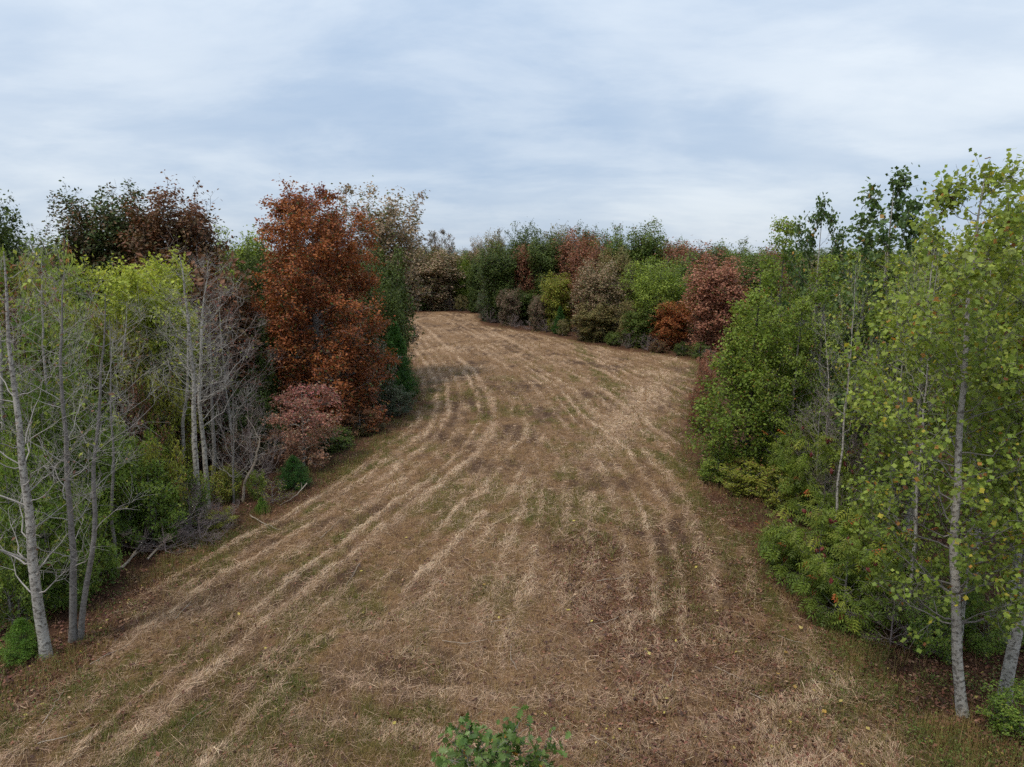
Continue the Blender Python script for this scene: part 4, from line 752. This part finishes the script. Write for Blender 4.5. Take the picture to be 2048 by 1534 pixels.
leafy_hero('tulip_near', 'tulip_tree', 'big leafy tulip tree with straight pale trunk at the right wood edge', 'tree', grow(611, h5, [(0.24, 1.2), (0.4, 1.5), (0.6, 1.6), (0.8, 1.3), (0.93, 0.75), (1.0, 0.3)], 0.10, trunk=tr5, nl=56, ns=6, ntw=4, lpt=8, leaf=0.085, rise=0.75, sec_len=0.45, twig_len=0.35, **TUL),
           x5, 12.4, BARK_PALE, BARK_GREY, 'tulip', LEAF_TULIP, 290)
h6 = atD(2050, 262, 12.8)[1]; x6, tr6 = px_trunk([(2003, 1440), (2022, 1330), (2045, 1240), (2075, 1100), (2090, 900), (2095, 700), (2090, 500), (2080, 320)], 12.8, h6, 62)
leafy_hero('tulip_lean', 'tulip_tree', 'white barked tulip tree leaning out beside the green corner bush', 'tree', grow(612, h6, [(0.35, 1.0), (0.6, 1.4), (0.8, 1.2), (0.93, 0.75), (1.0, 0.35)], 0.115, trunk=tr6, nl=34, ns=6, ntw=4, lpt=6, leaf=0.085, rise=0.9, sec_len=0.45, twig_len=0.35, **TUL),
           x6, 12.8, BARK_PALE, BARK_GREY, 'tulip', LEAF_TULIP, 200)
for key, sd_, path, D, top, rad, w, lab, mt in (
        ('tulip_b', 613, [(2025, 1260), (2030, 1100), (2034, 900), (2038, 700), (2040, 520)], 15.6, 400, 0.12, 1.6, 'thick pale tulip trunk behind the leaning white barked one', 'tulip'),
        ('tulip_c', 614, [(1722, 1045), (1738, 960), (1745, 850), (1760, 700), (1770, 560)], 22.6, 480, 0.12, 1.5, 'tulip tree with pale speckled trunk deeper in the right wood', 'tulip'),
        ('tulip_d', 615, [(1830, 1150), (1835, 1000), (1842, 850), (1850, 700)], 17.6, 470, 0.07, 1.6, 'slender tulip tree between two thicker pale trunks', 'tulip'),
        ('tulip_e', 616, [(1795, 1090), (1790, 950), (1800, 820), (1796, 700)], 20.3, 530, 0.06, 1.4, 'thin grey stemmed tulip tree over the sumac', 'grove')):
    h = atD(path[-1][0], top, D)[1]; x0, tr_ = px_trunk(path, D, h, sd_)
    g = grow(sd_, h, [(0.2, w * 0.7), (0.45, w), (0.7, w * 0.95), (0.9, w * 0.55), (1.0, 0.25)], rad, trunk=tr_, nl=38, ns=6, ntw=4, lpt=5, leaf=0.10, rise=0.8, sec_len=0.45, twig_len=0.36, **{**TUL, 'tmpl': LEAF_TULIP_FAR})
    make_proto(key, g, BARK_PALE, BARK_GREY, LM[mt]); plant(PROTO[key], 'tulip_tree', lab, 'tree', x0, D)
RT = [('sweetgum', 'grove_tree', 1640, 700, 27, 520, 80, 'grove'), ('sweetgum', 'grove_tree', 1590, 760, 26, 600, 75, 'grove'), ('tulip_mid', 'grove_tree', 1850, 700, 21.5, 470, 80, 'tulip'),
      ('tulip_mid', 'grove_tree', 1700, 640, 30, 500, 70, 'tulip'), ('tulip_mid', 'grove_tree', 2000, 700, 19, 420, 100, 'tulip'), ('sweetgum', 'grove_tree', 1530, 700, 36, 540, 70, 'grove'),
      ('tulip_far', 'grove_tree', 1660, 660, 34, 500, 70, 'olive'), ('sweetgum', 'grove_tree', 1640, 640, 38, 545, 60, 'underyellow'), ('tulip_mid', 'grove_tree', 2080, 760, 15, 450, 120, 'tulip')]
for k, nm, px, py, D, top, hw, mt in RT:
    lb = {'grove': 'green young tree in the grove behind the dense maple', 'tulip': 'light green young tulip tree in the right wood behind the pale trunks', 'olive': 'olive young tree half hidden in the right grove', 'underyellow': 'yellowing young tree half hidden in the right grove'}[mt]
    AUTO.append((place(k, nm, lb, 'tree', px, py, D, top, hw, mt, 'young trees of the right grove: ' + mt), {'grove': 'green young tree', 'tulip': 'light green young tulip tree', 'olive': 'olive young tree', 'underyellow': 'yellowing young tree'}[mt]))
GR = [('sumac', 1640, 1100, 18.0, 1030, 95), ('sumac', 1740, 1120, 17.2, 1040, 85), ('sumac', 1690, 1180, 16.2, 1090, 85), ('sumac', 1650, 960, 22.5, 890, 70), ('sumac', 1600, 920, 24.5, 860, 60), ('sumac', 1800, 1170, 16.4, 1110, 60), ('sumac', 1560, 1090, 19.2, 1050, 40), ]
sh_r = np.random.default_rng(55)
zz_ = np.linspace(0, 1, 6); Vh, Fh = tubes(np.stack([0.02 * np.sin(zz_ * 5), 0 * zz_, zz_ * 0.2], 1)[None], (np.array([0.02, 0.05, 0.058, 0.05, 0.03, 0.008]))[None], 6); Vh = Vh + sh_r.normal(size=Vh.shape) * 0.008
SEED = leaf_mat('seed_head_red', [(0.0, (0.10, 0.02, 0.018)), (1.0, (0.14, 0.03, 0.02))], trans=0.05); seed_me = build_mesh('seed_head', Vh, [Fh], {'c': sh_r.random(len(Fh)), 'v': sh_r.random(len(Fh))}); seed_me.materials.append(SEED)
for k, px, py, D, top, hw in GR:
    so_ = place(k, 'sumac_bush', 'feathery leaved sumac bush with dark red seed heads below the tulip trees', 'bush', px, py, D, top, hw, None, 'sumac bushes at the right wood edge')
    AUTO.append((so_, 'feathery red headed sumac'))
    for _ in range(9):
        a_ = sh_r.random() * 6.283; q_ = sh_r.random() ** 0.5 * 1.15; h_ = link('seed_head', seed_me, None, so_); h_.location = (math.cos(a_) * q_, math.sin(a_) * q_, 2.55 - 0.75 * q_ * q_ + sh_r.uniform(-0.1, 0.1)); h_.rotation_euler = (sh_r.normal() * 0.5, sh_r.normal() * 0.5, 0)
for k, px, py, D, top, hw, lb in (('bare_e', 1612, 760, 27.5, 560, 60, 'grey half bare trunk rising behind the dense maple'), ('bare_m', 1668, 800, 25.0, 620, 60, 'thin grey bare tree tangled behind the upper sumac'), ('bare_g', 1555, 780, 30.0, 600, 40, 'dark straight stem at the back of the dense maple'),
                             ('bare_j', 1700, 930, 22.0, 840, 60, 'leafless fan shaped sapling under the speckled tulip tree'), ('bare_h', 1850, 800, 19.0, 560, 60, 'crooked pale stem among the tulip trees'), ('bare_l', 1765, 880, 21.5, 700, 70, 'mauve twiggy bare tree beneath the tall dark tulip tree'), ('bare_o', 1690, 800, 19.5, 520, 55, 'slim stem with scattered leaves rising out of the sumac'), ('bare_o', 1870, 800, 15.8, 470, 65, 'slim leafy stem close behind the straight pale trunk'), ('bare_o', 1985, 800, 14.6, 450, 70, 'slim leafy stem between the straight and the leaning pale trunks'), ('bare_o', 1800, 800, 18.0, 500, 60, 'slim leafy stem over the end of the sumac'), ('bare_j', 1640, 900, 23.5, 800, 60, 'leafless fan shaped sapling between sumac and dense maple')):
    place(k, 'bare_tree', lb, 'tree', px, py, D, top, hw)
RB = [('bush_b', 1500, 975, 25.6, 925, 70, 'underyellow', 'yellowish bush at the foot of the dense maple'), ('bush_b', 1435, 960, 27.0, 910, 45, 'grove', 'low green bush skirting the dense maple'), ('bush_b', 1560, 1000, 24.0, 940, 55, 'underyellow', 'yellowish bush between dense maple and sumac'),
      ('bush_b', 2040, 1480, 11.8, 1385, 75, 'underwood', 'dense green corner bush hiding the leaning trunk foot'), ('hickory_b', 1975, 1270, 14.6, 1200, 50, 'underwood', 'green sapling between the pale trunks'), ('hickory_a', 2060, 1300, 15.0, 1190, 60, 'underwood', 'green sapling behind the leaning white trunk'),
      ('bush_a', 1860, 1260, 14.6, 1190, 60, 'underwood', 'low green bush by the straight pale trunk'), ('sparse_bush', 1780, 1290, 15.0, 1200, 70, 'underwood', 'thin dark stemmed bush in front of the straight pale trunk'), ('bare_bush', 1650, 900, 24, 800, 70, 'olive', 'bare twiggy bush in the shade behind the dense maple'),
      ('bare_bush', 1720, 930, 22, 840, 70, 'olive', 'bare twiggy bush under the airy tulip trees'), ('bare_bush', 1830, 1230, 15.3, 1150, 70, 'olive', 'bare twiggy bush among the sumac stems'), 
      ('hickory_a', 1900, 1180, 15.6, 1080, 60, 'underwood', 'green sapling crossing the straight pale trunk'), ('bush_b', 1400, 800, 35, 770, 26, 'rustbrown', 'rust brown sapling beside the dense maple at the field'), ('bush_b', 1415, 735, 45, 700, 24, 'salmon', 'dull salmon sapling jutting from behind the dense maple'),
      ('bush_b', 1780, 860, 25, 740, 70, 'grove', 'green bush under the tall dark tulip tree'), ('bush_b', 1600, 850, 31, 760, 60, 'grove', 'green bush behind the dense maple')]
for k, px, py, D, top, hw, mt, lb in RB: place(k, 'wood_edge_bush', lb, 'bush', px, py, D, top, hw, mt)

# ------------------------------------------------------------------ woodland filling the depth on both sides
rf = np.random.default_rng(909); got = []
def try_fill(n, x0, x1, y0, y1, gap, sdmin, pxr, toprange, mats, label, group, keys=('fill',)):
    k = 0
    for _ in range(n * 40):
        if k >= n: break
        x, y = rf.uniform(x0, x1), rf.uniform(y0, y1)
        dep = y * CP + 3 * SP; px = 1024 + FPX * x / dep
        if not (pxr[0] < px < pxr[1]): continue
        if field_sd(np.array([x]), np.array([y]))[0] > -sdmin: continue
        if any((x - a) ** 2 + (y - b) ** 2 < gap * gap for a, b in got): continue
        got.append((x, y)); k += 1
        h = max(4.0, atD(px, rf.uniform(*toprange), y)[1]); p = PROTO[keys[int(rf.integers(len(keys)))]]; s = h / p.h
        mt = mats[int(rf.integers(len(mats)))]; cw = {'mid': 'green', 'dark': 'dark green', 'olive': 'olive', 'brownred': 'maroon', 'rustbrown': 'rusty', 'grove': 'fresh green', 'tulip': 'light green'}[mt]
        plant(p, 'woodland_tree', cw + ' ' + label, 'tree', x, y, s, s * rf.uniform(0.85, 1.15), rf.uniform(0, 6.28), mt, cw + ' ' + group)
try_fill(46, -75, -9, 26, 95, 3.0, 7.5, (-160, 800), (490, 575), ['mid', 'dark', 'olive', 'mid', 'brownred', 'dark'], 'woodland tree deep in the wood on the orange oak side', 'trees filling the wood behind the orange oak')
try_fill(34, 0, 60, 70, 140, 4.0, 10, (960, 1560), (488, 520), ['mid', 'dark', 'olive', 'mid', 'rustbrown'], 'woodland tree deep behind the far tree line', 'trees filling the wood behind the far line')
try_fill(40, 10, 70, 20, 75, 3.0, 9.0, (1480, 2250), (520, 640), ['grove', 'mid', 'grove', 'olive', 'tulip'], 'woodland tree deep in the wood behind the tulip trees', 'trees filling the wood behind the tulip trees')
try_fill(22, -70, -8, 100, 150, 5.0, 4.0, (-100, 960), (498, 520), ['mid', 'dark', 'olive'], 'woodland tree closing the view behind the far bend', 'trees closing the far bend')

WIDE = [('mid', 'green'), ('dark', 'dark green'), ('olive', 'olive'), ('mid', 'green')]
for i_ in range(64):                                   # the wood runs on to the horizon on every side
    px = -140 + i_ * 37 + rf.uniform(-14, 14); D = rf.uniform(150, 260); h = atD(px, rf.uniform(494, 505), D)[1]; p = PROTO['fill']
    plant(p, 'distant_tree', WIDE[i_ % 4][1] + ' distant woodland tree on the horizon behind all the others', 'tree', (px - 1024) / FPX * D * CP, D, h / p.h, rf.uniform(1.7, 2.6), rf.uniform(0, 6.28), WIDE[i_ % 4][0], WIDE[i_ % 4][1] + ' distant trees on the horizon')

# ------------------------------------------------------------------ labels that name a neighbour
LAND += [(p_, *G(px, py)) for p_, px, py in (('thickest pale trunk', 92, 1312), ('joined grey trunks', 150, 1270), ('pale twin trunks', 408, 1030), ('dusty pink dogwood', 603, 965), ('bleached snag', 485, 1000), ('fallen pale branch', 250, 1130),
         ('low forked trunk', 357, 930), ('straight pale tulip trunk', 1925, 1455), ('leaning white trunk', 2003, 1440), ('speckled tulip trunk', 1722, 1045), ('dense maple', 1510, 960), ('fan shaped bare sapling', 467, 1012), ('young corner cedar', 45, 1318))]
LAND += [(p_, atD(px, 700, D)[0], D) for p_, px, D in (('burnt orange oak', 632, 36.5), ('yellow green tree', 288, 27.5), ('green topped oak', 215, 41), ('maroon oak', 348, 40), ('field edge cedar', 786, 42.5), ('tall dark tulip tree', 1778, 22.8), ('pointed pale green tree', 1558, 31.5),
         ('airy narrow tulip tree', 1638, 29), ('lime tree', 1316, 71.5), ('salmon red tree', 1432, 63.5), ('tan olive oak', 1196, 75.5), ('large dark front oak', 998, 95), ('lower rusty oak', 1180, 83), ('rust low tree', 1343, 68), ('broad tan oak', 862, 117), ('yellow brown tree', 1115, 84), ('narrow dark corner tree', 950, 112))]
taken = set()
for ob_, what in AUTO:
    x_, y_ = ob_.location.x, ob_.location.y; hgt_ = 1.0
    near_ = [l[0] for l in sorted(LAND, key=lambda l: (l[1] - x_) ** 2 + (l[2] - y_) ** 2)[:4]]
    opts = [f'{what} beside the {near_[0]}'] + [f'{what} between the {near_[a]} and the {near_[b]}' for a, b in ((0, 1), (0, 2), (1, 2), (0, 3), (1, 3), (2, 3))]
    lb_ = next((q_ for q_ in opts if q_ not in taken), opts[1]); taken.add(lb_); ob_['label'] = lb_

# ------------------------------------------------------------------ young oak in front of the viewer
ho = 3.24
leafy_hero('young_oak', 'oak_sapling', 'top of a young green oak with a few orange leaves, rising from below', 'sapling', grow(701, ho, [(0.45, 0.6), (0.7, 0.8), (0.86, 0.72), (0.96, 0.45), (1.0, 0.2)], 0.045, nl=40, ns=5, ntw=3, lpt=5, leaf=0.12, tmpl=LEAF_OAK, twig_r=0.004, rise=0.9, sec_len=0.5,
           twig_len=0.16, jit=0.05, droop=0.1, flat=0.7, up=0.5, lump=0.3, sides=6), -0.36, 7.15, BARK_GREY, BARK_GREY, 'oakgreen', LEAF_OAK, 260)

# ------------------------------------------------------------------ fallen wood and single leaves on the ground
def stick(name, label, group, path, rad, mat, lift=0.03, seed=0, forks=0, side=None):
    r = np.random.default_rng(900 + seed); P = []
    for q in path:
        x, y = G(q[0], q[1], 0.0); P.append((x, y, terrain(np.array([x]), np.array([y]))[0] + lift + (q[2] if len(q) > 2 else 0)))
    P = np.array(P); org = P[0].copy(); P = P - org
    t_ = np.linspace(0, 1, len(P)); tq = np.linspace(0, 1, 10); Q = np.stack([np.interp(tq, t_, P[:, k]) for k in range(3)], 1)
    L = np.linalg.norm(P[-1]); Q[1:-1] += r.normal(size=(8, 3)) * L * np.array([0.012, 0.012, 0.004])
    o = empty(name, org); tag(o, label, 'branch' if 'branch' in name else 'stick', group)
    V, F = tubes(Q[None], (rad * np.linspace(1, 0.35, 10))[None], 6); me = build_mesh(name, V, [F], smooth=True); link('stem', me, mat, o)
    for k in range(forks):
        i0 = int(r.integers(2, 8)); d = unit(Q[min(9, i0 + 1)] - Q[i0] + r.normal(size=3) * 0.10 * np.array([1, 1, 0.8])) ; d[2] = abs(d[2]) * 0.6
        Lf = L * r.uniform(0.2, 0.45); e = Q[i0] + d * Lf; B_ = bez(Q[i0][None], ((Q[i0] + e) / 2 + r.normal(size=3) * Lf * 0.08)[None], e[None], 6)
        V, F = tubes(B_, (rad * 0.5 * np.linspace(1, 0.3, 6))[None], 4); link('twig', build_mesh('twig', V, [F], smooth=True), mat, o)
    return o
stick('fallen_branch', 'pale weathered fallen branch lying at the wood edge below the grey trunks', None, [(212, 1142), (245, 1138, 0.05), (285, 1100, 0.2), (320, 1078, 0.5), (345, 1060, 0.8)], 0.05, DEADWOOD, seed=1, forks=5)
stick('fallen_branch', 'grey forked fallen branch leaning up out of the brush pile', None, [(295, 1120), (340, 1090, 0.3), (390, 1062, 0.7), (398, 1050, 0.9)], 0.035, DEADWOOD, seed=2, forks=6)
stick('fallen_branch', 'thin bleached fallen branch beside the bright cedar seedling', None, [(615, 985, 0.3), (590, 1000, 0.1), (560, 1012)], 0.022, DEADWOOD, seed=3, forks=3)
stick('fallen_branch', 'crooked grey fallen branch at the field edge near the cedar seedling', None, [(500, 1035, 0.1), (530, 1050, 0.05), (560, 1062)], 0.025, DEADWOOD, seed=4, forks=2)
for i_, pth in enumerate(([(1555, 1279), (1590, 1290), (1622, 1296)], [(1500, 1395), (1530, 1410), (1556, 1430)], [(1193, 1172), (1235, 1165), (1290, 1163)], [(885, 1292), (930, 1300), (975, 1290)], [(85, 1450), (110, 1410), (128, 1380)], [(75, 1488), (150, 1468), (210, 1450)],
                          [(1340, 1375), (1348, 1350), (1352, 1325)], [(1022, 1300), (1020, 1330), (1036, 1355)], [(1260, 1232), (1225, 1250), (1175, 1260)], [(360, 1475), (390, 1445), (432, 1420)], [(180, 1330), (215, 1310), (262, 1290)], [(1620, 1370), (1660, 1375), (1690, 1385)],
                          [(960, 1255), (1000, 1248), (1030, 1243)], [(640, 1080), (665, 1060), (690, 1040)], [(720, 1130), (700, 1165), (690, 1185)], [(1430, 1340), (1460, 1355), (1480, 1366)], [(350, 1240), (380, 1210), (395, 1180)], [(1180, 1480), (1220, 1500), (1250, 1525)])):
    stick('fallen_stick', 'thin pale stick lying loose on the mown ground', 'loose sticks on the ground', pth, 0.010, DEADWOOD, 0.05, 20 + i_, forks=i_ % 3)
FALL = leaf_mat('leaf_fallen_yellow', [(0.0, (0.40, 0.25, 0.05)), (1.0, (0.48, 0.38, 0.14))], trans=0.2, gain=1.0)
vl = []
for k in range(4):
    V, F = LEAF_TULIP; V = V.copy(); V[:, 2] += 0.1 * np.sin(V[:, 0] * 3 + k) + 0.15 * np.abs(V[:, 1]); me = build_mesh('fallen_leaf', V, F, {'c': np.array([k / 3]), 'v': np.array([0.3 + k * 0.1])}); me.materials.append(FALL); vl.append(me)
for i_, (px, py) in enumerate(((1652, 1441), (1568, 1317), (1331, 1410), (1298, 1315), (1555, 1362), (1586, 1386), (1730, 1473), (1413, 1487), (966, 1180), (600, 1352), (1680, 1416), (1600, 1270))):
    x, y = G(px, py); o = link('fallen_leaf', vl[i_ % 4]); o.location = (x, y, terrain(np.array([x]), np.array([y]))[0] + 0.11); s_ = rf.uniform(0.065, 0.10); o.scale = (s_, s_, s_); o.rotation_euler = (rf.uniform(-.4, .4), rf.uniform(-.4, .4), rf.uniform(0, 6.28))
    tag(o, 'single yellow leaf lying on the ground near the tulip trees' if px > 1200 else 'single pale yellow leaf lying out on the mown field', 'leaf', 'yellow leaves fallen by the tulip trees' if px > 1200 else 'pale leaves fallen on the field')
